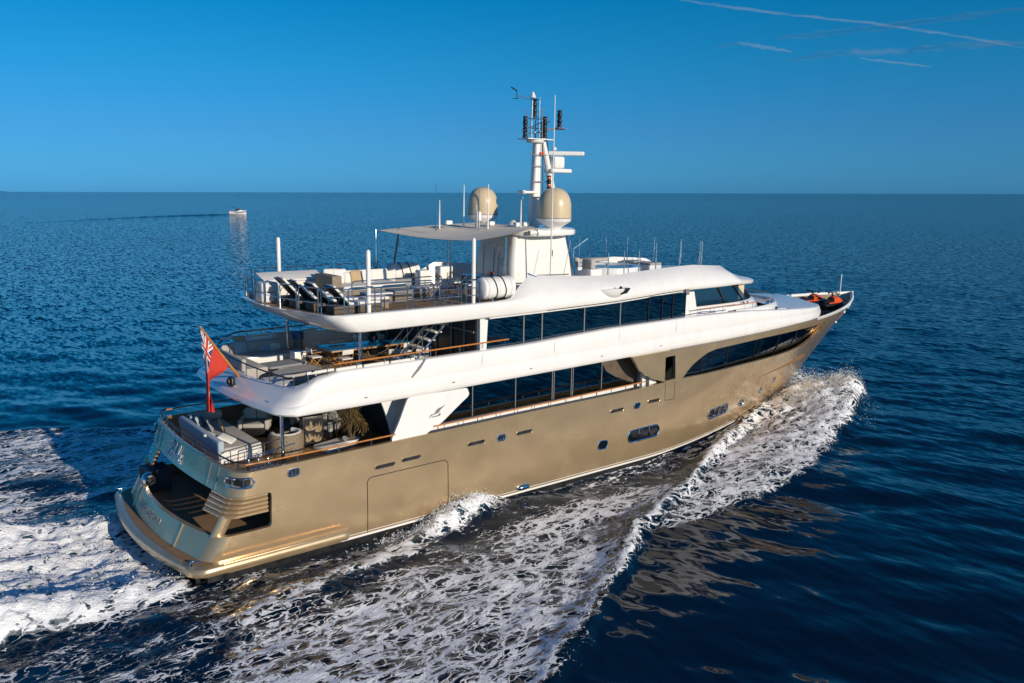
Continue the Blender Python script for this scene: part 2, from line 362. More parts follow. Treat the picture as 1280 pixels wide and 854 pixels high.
SEA = bpy.data.materials.new('sea_water'); SEA.use_nodes = True
n = SEA.node_tree.nodes; l = SEA.node_tree.links; pb_ = n['Principled BSDF']
def N(t, **k):
    o = n.new(t)
    for a, b in k.items(): setattr(o, a, b)
    return o
def mth(op, a, b=None, c=None, clamp=False):
    o = N('ShaderNodeMath', operation=op, use_clamp=clamp)
    for i, q in enumerate((a, b, c)):
        if q is None: continue
        if isinstance(q, (int, float)): o.inputs[i].default_value = q
        else: l.new(q, o.inputs[i])
    return o.outputs[0]
tc = N('ShaderNodeTexCoord'); geo = N('ShaderNodeNewGeometry')
def noise(scale, detail, stretch=(1, 1, 1), rough=.55, rot=0, dist=0):
    mp = N('ShaderNodeMapping'); mp.inputs['Scale'].default_value = stretch; mp.inputs['Rotation'].default_value = (0, 0, rot); l.new(tc.outputs['Object'], mp.inputs[0])
    q = N('ShaderNodeTexNoise'); q.inputs['Scale'].default_value = scale; q.inputs['Detail'].default_value = detail; q.inputs['Roughness'].default_value = rough; q.inputs['Distortion'].default_value = dist
    l.new(mp.outputs[0], q.inputs[0]); return q
att = N('ShaderNodeAttribute', attribute_name='foam'); F_ = att.outputs['Fac']
# lacy foam: warped cell walls thickening with density, plus fine froth
wn1 = noise(.9, 4, (.55, 1, 1)); wv = N('ShaderNodeVectorMath', operation='SCALE'); wv.inputs['Scale'].default_value = 1.5
l.new(wn1.outputs['Color'], wv.inputs[0]); 
mpv = N('ShaderNodeMapping'); mpv.inputs['Scale'].default_value = (.62, 1.0, .3); mpv.inputs['Rotation'].default_value = (0, 0, R(-14)); l.new(tc.outputs['Object'], mpv.inputs[0])
ad = N('ShaderNodeVectorMath', operation='ADD'); l.new(mpv.outputs[0], ad.inputs[0]); l.new(wv.outputs[0], ad.inputs[1])
def lace(scale):
    vo = N('ShaderNodeTexVoronoi', feature='DISTANCE_TO_EDGE'); vo.inputs['Scale'].default_value = scale; l.new(ad.outputs[0], vo.inputs['Vector']); return vo.outputs['Distance']
la = mth('MINIMUM', mth('MULTIPLY', lace(1.5), 1.0), mth('MULTIPLY', lace(3.6), 1.6))
f1 = noise(4.4, 8, (.55, 1.0, 1), .66, R(-14), .8).outputs['Fac']; f2 = noise(11, 4, (.75, 1, 1), .65).outputs['Fac']
# threshold rises with density; long streaks along the flow open dark lanes in it
f3 = noise(.75, 5, (.38, 1.0, 1), .6, R(-13), .5).outputs['Fac']
t1 = mth('SUBTRACT', mth('ADD', mth('MULTIPLY', F_, 1.55), mth('ADD', mth('MULTIPLY', f1, 1.5), mth('MULTIPLY_ADD', f3, 2.1, mth('MULTIPLY_ADD', f2, .7, mth('MULTIPLY', la, -5.0))))), 2.58)
t2 = mth('SUBTRACT', mth('MULTIPLY', F_, .27), la)
k1 = mth('MULTIPLY', mth('MULTIPLY', t1, 7.5, clamp=True), mth('MULTIPLY', F_, 8, clamp=True))
k2 = mth('MULTIPLY', mth('MULTIPLY', t2, 9.0, clamp=True), mth('MULTIPLY', mth('SUBTRACT', F_, .30), 2.6, clamp=True))
cover = mth('MAXIMUM', k1, mth('MULTIPLY', k2, mth('MULTIPLY_ADD', f1, 1.6, -.25, clamp=True)), clamp=True)
# bubbles just under the surface tint the water paler
milky = mth('MULTIPLY', mth('SUBTRACT', F_, .55), 1.4, clamp=True)
wcol = N('ShaderNodeMixRGB'); wcol.inputs[1].default_value = (.0012, .0105, .027, 1); wcol.inputs[2].default_value = (.016, .072, .105, 1); l.new(milky, wcol.inputs[0])
fcol = N('ShaderNodeMixRGB'); fcol.inputs[1].default_value = (.70, .76, .79, 1); fcol.inputs[2].default_value = (.92, .93, .94, 1); l.new(k1, fcol.inputs[0])
bc = N('ShaderNodeMixRGB'); l.new(cover, bc.inputs[0]); l.new(wcol.outputs[0], bc.inputs[1]); l.new(fcol.outputs[0], bc.inputs[2]); l.new(bc.outputs[0], pb_.inputs['Base Color'])
l.new(mth('MULTIPLY_ADD', cover, .72, .06), pb_.inputs['Roughness']); pb_.inputs['IOR'].default_value = 1.333
l.new(mth('MULTIPLY_ADD', cover, -.34, .42), pb_.inputs['Specular IOR Level'])
# ripples, then froth relief
r1 = noise(1.5, 1, (1.6, .8, 1), .6, R(32), .3).outputs['Fac']; r2 = noise(.35, 2, (1.8, .7, 1), .6, R(25)).outputs['Fac']
b1 = N('ShaderNodeBump'); b1.inputs['Strength'].default_value = .06; b1.inputs['Distance'].default_value = .16; l.new(r1, b1.inputs['Height'])
vl = N('ShaderNodeVectorMath', operation='LENGTH'); l.new(tc.outputs['Object'], vl.inputs[0])
far = N('ShaderNodeMapRange'); far.inputs[1].default_value = 40; far.inputs[2].default_value = 220; far.inputs[3].default_value = .16; far.inputs[4].default_value = .6; l.new(vl.outputs['Value'], far.inputs[0])
b2 = N('ShaderNodeBump'); b2.inputs['Distance'].default_value = .9; l.new(far.outputs[0], b2.inputs['Strength']); l.new(r2, b2.inputs['Height']); l.new(b1.outputs[0], b2.inputs['Normal'])
c1 = noise(1.3, 3, (1.8, .5, 1), .6, R(36)).outputs['Color']; c0 = noise(2.4, 2, (1.7, .6, 1), .6, R(30)).outputs['Color']
cs = N('ShaderNodeVectorMath', operation='ADD'); l.new(c1, cs.inputs[0]); l.new(c0, cs.inputs[1])
cm = N('ShaderNodeVectorMath', operation='SUBTRACT'); l.new(cs.outputs[0], cm.inputs[0]); cm.inputs[1].default_value = (1, 1, 1)
ck = N('ShaderNodeVectorMath', operation='MULTIPLY'); l.new(cm.outputs[0], ck.inputs[0]); ck.inputs[1].default_value = (1, 1, 0)
farn = N('ShaderNodeMapRange'); farn.inputs[1].default_value = 18; farn.inputs[2].default_value = 190; farn.inputs[3].default_value = .02; farn.inputs[4].default_value = 2.8; l.new(vl.outputs['Value'], farn.inputs[0])
ce = N('ShaderNodeVectorMath', operation='SCALE'); l.new(ck.outputs[0], ce.inputs[0]); l.new(farn.outputs[0], ce.inputs['Scale'])
ca_ = N('ShaderNodeVectorMath', operation='ADD'); l.new(b2.outputs[0], ca_.inputs[0]); l.new(ce.outputs[0], ca_.inputs[1])
cn = N('ShaderNodeVectorMath', operation='NORMALIZE'); l.new(ca_.outputs[0], cn.inputs[0])
b3 = N('ShaderNodeBump'); b3.inputs['Strength'].default_value = .65; b3.inputs['Distance'].default_value = .14
l.new(mth('MULTIPLY', cover, mth('ADD', mth('MULTIPLY', f1, .8), mth('MULTIPLY', f2, .6))), b3.inputs['Height']); l.new(cn.outputs[0], b3.inputs['Normal']); l.new(b3.outputs[0], pb_.inputs['Normal'])
sea.data.materials.append(SEA)
# ------------------------------------------------------------------ hull form
STEM = [(-.5, 36.8), (.2, 38.7), (1.1, 40.2), (2.2, 41.6), (3.18, 42.95), (3.88, 43.98), (4.54, 44.95), (5.21, 45.95), (5.82, 46.9), (6.5, 47.95)]
HB = [(-.5, 3.6), (.2, 4.1), (.9, 4.28), (1.5, 4.34), (2.2, 4.36), (9, 4.36)]
LEN = [(.2, 17), (1.3, 18), (6.4, 20)]
PW = [(.2, 1.45), (1.3, 1.5), (3.2, 1.6), (4.5, 1.95), (6.4, 3.15)]
X0 = [(.2, 1.7), (1.4, 1.3), (1.72, .92), (2.45, 1.23), (3.7, 2.08), (4.49, 2.34), (6.6, 3.1)]
KC = [(1.4, .03), (2.45, .040), (3.7, .020), (4.49, .016)]
def hull_half(x, z):
    xs = tab(STEM, z); u = max(0., (xs-x)/tab(LEN, z))
    return tab(HB, z)*(1-(1-min(u, 1))**tab(PW, z))
def half_outline(x0, k, hb, yfun, xe, rc=.7, rx=.6, ns=10, nc=8, nx=64, xd=27.):
    """starboard half of a plan outline from the stern centre round to the bow centre (y >= 0 here)"""
    P = []; y1 = hb-rc
    for i in range(ns): y = y1*i/ns; P.append((x0+k*y*y, y))
    x1 = x0+k*y1*y1; 
    for i in range(nc):
        a = math.pi/2*i/nc; P.append((x1+rx*(1-math.cos(a)), y1+rc*math.sin(a)))
    xs = x1+rx
    n1 = nx//3
    for i in range(n1): x = xs+(xd-xs)*i/n1; P.append((x, min(hb, yfun(x)) if i > 1 else hb))
    for i in range(nx-n1+1):
        t = i/(nx-n1); x = xd+(xe-xd)*math.sin(math.pi/2*t)**.9; P.append((x, max(0, min(hb, yfun(x))) if i < nx-n1 else 0.))
    return P
def ring(P, z):
    """full closed loop from the half outline; z is a number or a function of x"""
    g = (lambda x: z) if not callable(z) else z
    S = [(x, -y, g(x)) for x, y in P]
    return S+[(x, y, g(x)) for x, y in reversed(P[1:-1])]
def cross_fill(mb, P, z, crown=0, nc=9, mi=0):
    """deck or roof sheet spanning the half outline from side to side"""
    g = (lambda x: z) if not callable(z) else z
    rows = []
    for x, y in P:
        rows.append([(x, -y+2*y*j/(nc-1), g(x)+crown*(1-(2*j/(nc-1)-1)**2)*min(1, y/2)) for j in range(nc)])
    mb.grid(rows, mi=mi)

yacht = thing('motor_yacht', 'large three deck motor yacht with gold hull and white upper decks', 'yacht')

# hull shell
def hull_ring(z):
    xs = tab(STEM, z)
    P = half_outline(tab(X0, z), tab(KC, z), tab(HB, z), lambda x: hull_half(x, z), xs)
    return ring(P, lambda x: lift(x, z))
TOPZ = [(0, 6.14), (21, 6.28), (28, 6.36), (33, 6.50), (35, 6.58), (39, 6.70), (41, 6.77), (43, 6.85), (45, 6.96), (48, 7.10)]
def lift(x, z): return z+(tab(TOPZ, x)-6.33)*max(0, (z-4.6)/1.73)**1.5
zs = [.2, .55, .9, 1.2, 1.45, 1.72, 2.1, 2.45, 2.8, 3.2, 3.7, 4.1, 4.5, 4.9, 5.3, 5.7, 6.05, 6.33]
def hull_ring_in(z, t=.16):
    xs = tab(STEM, z)-t*1.15*tab(LEN, z)/(tab(HB, z)*tab(PW, z))
    P = half_outline(tab(X0, z)+t, tab(KC, z), tab(HB, z)-t, lambda x: hull_half(x, z)-t, xs)
    return ring(P, lambda x: lift(x, z))
hb_ = MB(); hb_.grid([hull_ring(z) for z in zs]+[hull_ring_in(z) for z in reversed(zs)]+[hull_ring(zs[0])], closed=True)
hull0 = hb_.build('hull_blank', GOLD, None, 30, weld=True)
def cutter(poly, y0=-7, y1=7):
    c = MB().prism(poly, 1, y0, y1).build('cut', GOLD, None, 0)
    b = hull0.modifiers.new('b', 'BOOLEAN'); b.operation = 'DIFFERENCE'; b.solver = 'EXACT'; b.object = c
    return c
def rounded(poly, r, n=4):
    out = []
    for i, p in enumerate(poly):
        a = Vector(poly[i-1])-Vector(p); b = Vector(poly[(i+1) % len(poly)])-Vector(p)
        q0 = Vector(p)+a.normalized()*min(r, a.length*.45); q1 = Vector(p)+b.normalized()*min(r, b.length*.45)
        for k in range(n+1):
            t = k/n; out.append(tuple((1-t)**2*q0+2*t*(1-t)*Vector(p)+t*t*q1))
    return out
cuts = [
    cutter([(-3, 4.49), (3, 4.50), (8, 4.57), (15, 4.67), (21, 4.72), (23.55, 4.80), (23.1, 4.92), (22.6, 5.08), (22.16, 5.29), (21.8, 5.5), (21.54, 5.75), (21.3, 6.05), (21.1, 6.3), (21.0, 7.2), (-3, 7.2)]),
    cutter(rounded([(23.45, 4.86), (24.22, 4.88), (24.13, 6.04), (23.43, 6.02)], .08)),
    cutter([(24.75, 4.83), (26.43, 4.82), (28.3, 4.86), (30.06, 4.90), (33.96, 4.91), (35.4, 4.94), (36.33, 5.0), (37.0, 5.13), (37.5, 5.29), (38.05, 5.56), (38.4, 5.85), (38.6, 6.25), (34.9, 6.235), (31.3, 6.17), (27.7, 6.03), (27.2, 6.0), (26.61, 5.9), (26.08, 5.7), (25.5, 5.43), (25.1, 5.15)]),
    cutter(rounded([(-2, 2.45), (3.72, 2.47), (3.76, 3.68), (-2, 3.72)], .12)),
]
dg = bpy.context.evaluated_depsgraph_get(); dg.update()
hm = bpy.data.meshes.new_from_object(hull0.evaluated_get(dg)); hm.name = 'hull'
for c in cuts+[hull0]: bpy.data.objects.remove(c, do_unlink=True)
hm.polygons.foreach_set('use_smooth', [True]*len(hm.polygons)); hm.set_sharp_from_angle(angle=R(32))
# two paints on the one shell: gold above the boot top, dark antifouling below
hm.materials.clear(); hm.materials.append(GOLD); hm.materials.append(BOTTOM)
hm.polygons.foreach_set('material_index', [1 if p.center.z < 1.19 else 0 for p in hm.polygons])
hull = bpy.data.objects.new('hull', hm); COL.objects.link(hull); hull.parent = yacht

def hull_strip(z0, z1, off, xa, xb, n=80, dz=0):
    """both sides: a band standing proud of the hull by off"""
    mb = MB()
    for sg in (-1, 1):
        rows = []
        for (z, o) in ((z0, -.02), (z0, off), (z1, off), (z1, -.02)):
            rows.append([(xa+(xb-xa)*i/n, sg*(hull_half(xa+(xb-xa)*i/n, z)+o), z) for i in range(n+1)])
        mb.grid(rows)
    return mb
hull_strip(1.21, 1.29, .012, 6.3, 37.5).build('boot_stripe', WHITE2, hull)
hull_strip(1.36, 1.38, .006, 6.3, 31).build('pin_stripe', WHITE2, hull)
for sg in (-1, 1):
    mb = MB(); mb.tube([(x, sg*(hull_half(x, 6.33)+.0), tab(TOPZ, x)+.012) for x in np.linspace(23.8, 41.2, 50)], .022, 6); mb.build('sheer_line', GREYP, hull)

# keel plane / inner bottom closes the shell out of sight
kb = MB(); P = half_outline(1.8, .03, 4.0, lambda x: hull_half(x, .3)-.1, 38.8); cross_fill(kb, P, .35); kb.build('hull_bottom', BOTTOM, hull)

# swim platform with the rubbing strake running forward
def plat_ring(z, grow): 
    P = half_outline(.33-grow, .032, 4.72+grow, lambda x: 4.72+grow-.40*sstep(6.35, 6.75, x), 6.75+grow, rc=.75, rx=.62, nx=24, xd=5.)
    P = [(x, y) for x, y in P if True]
    return P
mb = MB()
lv = [(1.38, -.16), (1.40, -.05), (1.47, 0), (1.60, .0), (1.68, -.05), (1.70, -.14)]
rings = [ring(plat_ring(z, g), z) for z, g in lv]
mb.grid(rings, closed=True); cross_fill(mb, plat_ring(1.70, -.14), 1.70)
plat = mb.build('swim_platform', GOLD, yacht, 40)
mb = MB()
tp = plat_ring(1.706, -.30); tp = [(x, y) for x, y in tp if x < 1.9]
cross_fill(mb, tp, 1.708); mb.build('platform_planking', TEAK, plat)
for yy in (-3.95, 3.95):
    mb = MB(); mb.tube([(1.05, yy-.22*np.sign(-yy), 1.70), (1.05, yy-.22*np.sign(-yy), 1.82)], .03); mb.tube([(1.12, yy+.12*np.sign(-yy)*-1, 1.70), (1.12, yy+.12*np.sign(-yy)*-1, 1.82)], .03)
    mb.tube([(1.0, yy-.45*np.sign(-yy), 1.83), (1.05, yy-.2*np.sign(-yy), 1.84), (1.14, yy+.2*np.sign(yy), 1.84), (1.3, yy+.36*np.sign(yy), 1.82)], .035)
    mb.build('platform_cleat', CHROME, plat)
for sg in (-1, 1):
    MB().tube([(1.9, sg*4.70, 1.74), (4, sg*4.70, 1.74), (6.3, sg*4.68, 1.73), (6.5, sg*4.60, 1.70)], .05).build('rub_rail', GOLD, plat)
mb = MB()
for sg in (-1, 1): mb.box((1.75, sg*4.1, 1.2), (.5, .5, .3)); 
mb.box((3.0, 0, 1.0), (3.4, 7.6, .5)); mb.build('stern_underside', BOTTOM, plat, 0)

# beach club inside the stern: floor, bulkhead, ceiling
def inner_deck(z, xa, xb, inset=.18, n=40, zh=None, m=TEAK, name='deck', th=.08):
    mb = MB(); zq = zh or z
    P = half_outline(tab(X0, zq)+inset, tab(KC, zq), tab(HB, zq)-inset, lambda x: hull_half(x, zq)-inset, min(xb, tab(STEM, zq)-.6), nx=n, xd=min(20, xb-2))
    P = [(max(x, xa), y) for x, y in P]
    cross_fill(mb, P[:-1], z); cross_fill(mb, P[:-1], z-th)
    return mb.build(name, m, yacht, 0)
club = inner_deck(2.05, 0, 7, name='beach_club_floor')
MB().box((5.6, 0, 2.8), (.1, 8.2, 1.6)).build('club_bulkhead', DARK, club, 0)
for y in (-2.6, -.9, .9, 2.6): MB().box((5.53, y, 2.75), (.03, .07, 1.3)).build('club_door_frame', STEEL, club, 0)
MB().box((2.1, 2.9, 2.5), (.9, 1.0, .8)).build('club_locker', NAVYD, club, 0)
mb = MB(); mb.lathe([(.02, -.2), (.2, -.19), (.28, -.1), (.3, 0), (.28, .1), (.2, .19), (.02, .2)], (1.72, 2.35, 2.62), 20, mtx=Matrix.Rotation(R(90), 3, 'X')); mb.build('searchlight', CHROME, club)
mb = MB()
for i in range(3): mb.box((4.6, -1.0-i*.06, 3.0-i*.1), (.1, .5, .05))
mb.build('club_vent', CHROME, club, 0)
main_deck = inner_deck(3.86, 0, 40, zh=4.2, name='main_deck', th=.12)

# stern louvres and the raking corner pillars
def around(z, off, ya, xb, sg, n=26):
    P = half_outline(tab(X0, z)-off, tab(KC, z), tab(HB, z)+off, lambda x: tab(HB, z)+off, 12, nx=20, xd=6)
    out = [(x, y) for x, y in P if y >= ya and x <= xb]
    out.append((xb, tab(HB, z)+off))
    return [(x, sg*y) for x, y in out]
for sg in (-1, 1):
    for i in range(5):
        z = 3.66-.145*i; mb = MB(); rows = []
        for (dz, o) in ((0, .02), (.04, -.06), (-.03, -.13), (-.08, -.05), (-.07, .02), (0, .02)):
            rows.append([(x, y, z+dz) for x, y in around(z, o-.05, 2.75-.03*i, 3.64, sg)])
        n = len(rows[0]); rows = [r[:min(len(q) for q in rows)] for r in rows]
        mb.grid(rows); mb.add([r[0] for r in rows[:5]], [(0, 1, 2, 3, 4)]); mb.build('stern_louvre', GOLD, yacht, 30)
    mb = MB(); rows = []
    for t in np.linspace(0, 1, 6):
        cx, cy, z = 2.02+.36*t, sg*(3.93+.03*t), 2.43+.66*t; a, b = .34, .16
        rows.append([(cx+a*math.cos(q)*.75+.0, cy+b*math.sin(q), z) for q in np.linspace(0, 2*math.pi, 16, endpoint=False)])
    mb.grid(rows, closed=True); mb.build('corner_pillar', GOLD, yacht)
    # seam trims on the name band and the transom
    for y in (2.55, 3.15): MB().tube([(tab(X0, z)+tab(KC, z)*y*y-.005, sg*y, z) for z in np.linspace(3.72, 4.48, 6)], .012, 5).build('band_seam', GREYP, hull)
    mb = MB(); mb.tube([(tab(X0, z)+tab(KC, z)*2.35**2-.01, sg*2.35, z) for z in np.linspace(1.72, 2.46, 6)], .035, 6); mb.build('transom_door_trim', GOLD, hull)

# cleat ports, scuppers, portholes on the hull side
def side_frame(x, z, sg=-1, off=0.):
    y = hull_half(x, z); dyx = (hull_half(x+.2, z)-hull_half(x-.2, z))/.4; dyz = (hull_half(x, z+.15)-hull_half(x, z-.15))/.3
    tx = Vector((1, sg*dyx, 0)).normalized(); tz = Vector((0, sg*dyz, 1)).normalized(); nn = tx.cross(tz) if sg < 0 else tz.cross(tx)
    if nn.y*sg < 0: nn = -nn
    return Vector((x, sg*y, z)), tx, tz, nn.normalized()
def stadium(w, h, n=8, r=None):
    r = min(w, h)/2 if r is None else r; P = []
    for (cx, cy, a0) in ((w/2-r, h/2-r, 0), (-w/2+r, h/2-r, 90), (-w/2+r, -h/2+r, 180), (w/2-r, -h/2+r, 270)):
        for k in range(n+1): a = R(a0+90*k/n); P.append((cx+r*math.cos(a), cy+r*math.sin(a)))
    return P
def hull_pt(x, z, sg, o): return (x, sg*(hull_half(x, z)+o), z)
def plate(mb, x, z, w, h, o, sg, tilt=.012, mi=0, r=None, ring_w=None):
    P = stadium(w, h, r=r); pts = [hull_pt(x+a, z+b+tilt*a, sg, o) for a, b in P]
    if ring_w is None:
        mb.add(pts+[hull_pt(x, z, sg, o)], [(i, (i+1) % len(P), len(P)) for i in range(len(P))], mi)
    else:
        mb.tube(pts, ring_w, 6, closed=True, mi=mi)
def port(name, x, z, w, h, frame, core, bars=0, ring_w=.03, r=None, sg=-1):
    mb = MB(); plate(mb, x, z, w, h, .012, sg, r=r); o = mb.build(name, core, hull)
    mb = MB(); plate(mb, x, z, w, h, .014, sg, r=r, ring_w=ring_w); mb.build(name+'_frame', frame, o)
    for i in range(bars):
        a = -w/2+w*(i+1)/(bars+1); mb = MB(); mb.tube([hull_pt(x+a, z-h*.46+.012*a, sg, .03), hull_pt(x+a, z+h*.46+.012*a, sg, .03)], .028, 6); mb.build(name+'_bar', frame, o)
for sg in (-1, 1):
    for x, z in ((8.12, 3.73), (9.25, 3.79), (12.28, 3.84), (14.76, 3.85), (20.24, 3.93), (22.72, 4.01)): port('freeing_slot', x, z, .86, .17, GOLD, BOTTOM, 0, .018, sg=sg)
    for x, z in ((13.55, 3.83), (21.57, 3.95), (4.56, 4.20)): port('fairlead', x, z, .42, .24, CHROME, BLACK, 2, .03, sg=sg)
    for x, z, w, h in ((19.4, 2.45, .62, .40), (31.2, 2.42, .60, .36), (33.7, 2.64, .42, .30), (35.6, 2.93, .34, .26)): port('porthole', x, z, w, h, CHROME, DARKGLASS, 0, .03, sg=sg)
    port('hull_window', 22.11, 2.52, 2.15, .56, CHROME, DARKGLASS, 2, .035, sg=sg)
    port('hull_window', 28.45, 2.48, 2.1, .54, CHROME, DARKGLASS, 3, .035, sg=sg)
    # shell-door and gate seams
    mb = MB(); P = [(7.38, 1.3), (7.38, 3.27), (7.5, 3.40), (10.75, 3.43), (10.92, 3.3), (10.95, 1.45)]
    pts = []
    for (a, b), (c, d) in zip(P[:-1], P[1:]):
        for k in range(8): t = k/8; pts.append(hull_pt(a+(c-a)*t, b+(d-b)*t, sg, .0))
    mb.tube(pts, .018, 5); mb.build('shell_door_seam', BOTTOM, hull)
    mb = MB(); mb.tube([hull_pt(a, b, sg, .0) for a, b in ((23.5, 4.75), (23.51, 4.3), (23.52, 3.9), (24.2, 3.9), (24.2, 4.3), (24.2, 4.75))], .014, 5); mb.build('gate_seam', BOTTOM, hull)
    # anchor pocket fittings and fender on the quarter
    mb = MB()
    for x, z in ((42.6, 5.5), (43.5, 5.9)): q = hull_pt(x, z, sg, .03); mb.rbox((q[0], q[1], lift(x, z)), (.14, .10, .12), .04)
    mb.build('bow_light', WHITE2, hull)
    mb = MB(); a = [hull_pt(14.4+.7*t, 1.47+.015*t, sg, .06) for t in np.linspace(0, 1, 9)]; mb.tube(a, [.02, .09, .12, .125, .125, .125, .12, .09, .02], 12); mb.build('side_outlet', CHROME, hull)
# corner mooring ports that wrap the quarter
for sg in (-1, 1):
    A = [(x, y) for x, y in around(4.15, .012, 3.72, 3.05, sg)]
    rows = [[(x, y, z) for x, y in A] for z in (4.02, 4.15, 4.29)]
    mb = MB(); mb.grid(rows); cp = mb.build('mooring_port', BLACK, hull)
    loop = [(x, y, 4.0) for x, y in A]+[(A[-1][0]+.12, A[-1][1], 4.15)]+[(x, y, 4.31) for x, y in reversed(A)]+[(A[0][0]-.02, A[0][1]-sg*.1, 4.15)]
    mb = MB(); mb.tube(loop, .04, 6, closed=True); mb.build('mooring_port_frame', CHROME, cp)
    mb = MB()
    for i in (len(A)//3, len(A)-3): mb.tube([(A[i][0], A[i][1], 4.0), (A[i][0], A[i][1], 4.31)], .035, 6)
    mb.build('mooring_roller', CHROME, cp)

# recessed windows of the forward cabins: glass, mullions, curtains behind
def inset_pt(x, z, sg, o): return (x, sg*max(.05, hull_half(x, z)-o), z)
for sg in (-1, 1):
    mb = MB(); rows = []
    for z in (4.6, 5.0, 5.4, 5.8, 6.35): rows.append([inset_pt(x, z, sg, .32) for x in np.linspace(24.3, 37.9, 60)])
    mb.grid(rows); gw = mb.build('forward_window', GLASS, hull)
    for x in (26.5, 28.6, 31.1, 33.4, 35.3, 36.7):
        mb = MB(); mb.tube([inset_pt(x, z, sg, .31) for z in np.linspace(4.7, 6.15, 5)], .03, 5); mb.build('mullion', BLACK, gw)
    mb = MB(); rows = []
    for z in (4.5, 6.35): rows.append([inset_pt(x, z, sg, 1.3) for x in np.linspace(24.3, 38.4, 40)])
    mb.grid(rows); mb.build('cabin_lining', DARK, gw)
    mb = MB()
    for xa, xb in ((32.0, 32.45), (28.9, 30.3)):
        zt = 6.1 if xb-xa < 1 else 4.98
        rows = [[inset_pt(xa+(xb-xa)*i/8, z, sg, .62+.05*(i % 2)) for i in range(9)] for z in (4.7, zt)]
        mb.grid(rows)
    mb.build('curtain', CURTAIN, gw)
    mb = MB(); rows = []
    for z in (4.7, 6.15): rows.append([inset_pt(x, z, sg, .25) for x in np.linspace(37.8, 38.9, 6)])
    mb.grid(rows); mb.build('window_reveal', GOLD, gw)
# ------------------------------------------------------------------ upper deck band and foredeck trunk
ZB_U = [(3, 6.07), (8, 6.09), (21, 6.28), (28, 6.37), (33, 6.51), (35, 6.59), (39, 6.71), (41, 6.78)]
ZT_U = [(3.5, 6.74), (4.6, 6.76), (4.85, 6.83), (5.2, 7.03), (5.6, 7.26), (6.1, 7.43), (15, 7.50), (17, 7.60), (20, 7.72), (26, 7.78), (30, 7.70), (33, 7.52), (36, 7.36), (39, 7.24), (41.5, 7.12)]
def up_half(x, inset=0, xe=40.3):
    y = hull_half(x, 6.36)-.05-inset
    xr = 35.3; xe = xe-inset
    if x > xr: y *= max(0, 1-((x-xr)/(xe-xr))**3.2)**.5
    return y
def up_ring(x0, inset, zf, k=.024, rc=.95, rx=.8):
    P = half_outline(x0, k, 4.33-inset, lambda x: up_half(x, inset), 40.3-inset, rc=rc, rx=rx, nx=72)
    return P, zf
fb = lambda d: (lambda x: tab(ZB_U, x)+d*(1-.55*sstep(30, 41, x))*(min(1, (tab(ZT_U, x)-tab(ZB_U, x))/1.36) if x < 8 else 1))
ft = lambda d: (lambda x: tab(ZT_U, x)+d)
flo = lambda x: 6.42 if x < 24.5 else (7.15 if x < 33.15 else tab(ZT_U, x)+.02)
L = [up_ring(4.9, .9, fb(.02)), up_ring(4.02, .07, fb(0)), up_ring(3.90, .015, fb(.05)), up_ring(3.83, -.01, fb(.20)), up_ring(3.90, .0, fb(.50)), up_ring(3.97, .03, fb(.60)),
     up_ring(4.02, .065, fb(.645)), up_ring(4.05, .055, fb(.69)), up_ring(4.09, .05, fb(.76)), up_ring(4.24, .065, lambda x: .5*fb(.76)(x)+.5*tab(ZT_U, x)-.05),
     up_ring(4.42, .10, ft(-.06)), up_ring(4.50, .13, ft(-.02)), up_ring(4.58, .19, ft(.0)), up_ring(4.74, .40, ft(.0)), up_ring(4.78, .44, lambda x: tab(ZT_U, x)+(-.05 if x < 34 else .02)), up_ring(4.80, .46, flo)]
# the front of the trunk rounds over a little more
mb = MB(); mb.grid([ring(P, z) for P, z in L], closed=True)
band = mb.build('upper_deck_bulwark', WHITE, yacht, 42)
mb = MB(); Pf = L[-1][0]; cross_fill(mb, [p for p in Pf if p[0] >= 33.2], lambda x: tab(ZT_U, x)+.018, .26); mb.build('foredeck_trunk', WHITE, yacht, 40)
mb = MB(); cross_fill(mb, [p for p in Pf if p[0] < 25.2], 6.425); mb.build('upper_deck', TEAK, yacht, 0)
mb = MB(); cross_fill(mb, [p for p in Pf if 24 < p[0] < 34.5], 7.16); mb.build('bridge_deck', TEAK, yacht, 0)
mb = MB(); cross_fill(mb, [p for p in L[0][0] if p[0] < 40], lambda x: tab(ZB_U, x)+.03); mb.build('upper_deck_soffit', WHITE2, yacht, 0)
# oblique joint in the band where the fairing starts, and the soft fairing shoulder
for sg in (-1, 1): MB().tube([(9.35, sg*4.27, 6.86), (9.7, sg*4.285, 7.2), (9.98, sg*4.22, 7.47)], [.03, .05, .03], 6).build('band_joint', GREYP, band)
for sg in (-1, 1):
    for x in (12.6, 16.4, 20.3, 24.2): MB().tube([(x, sg*(up_half(x, .045)+.002), tab(ZB_U, x)+.80), (x+.02, sg*(up_half(x, .06)+.004), tab(ZB_U, x)+1.0), (x+.05, sg*(up_half(x, .10)+.006), tab(ZT_U, x)-.12)], .006, 4).build('panel_joint', GREYP, band)
    for x in (7.4, 11.2, 15.1, 19.2, 23.1): MB().rbox((x, sg*(up_half(x, 0)+.0), tab(ZB_U, x)+.30), (.14, .03, .05), .012, n=2).build('scupper', GREYP, band)
    MB().tube([(x, sg*(up_half(x, .02)), tab(ZB_U, x)+.10) for x in np.linspace(6, 36, 60)], .010, 4).build('band_trim_line', GREYP, band)
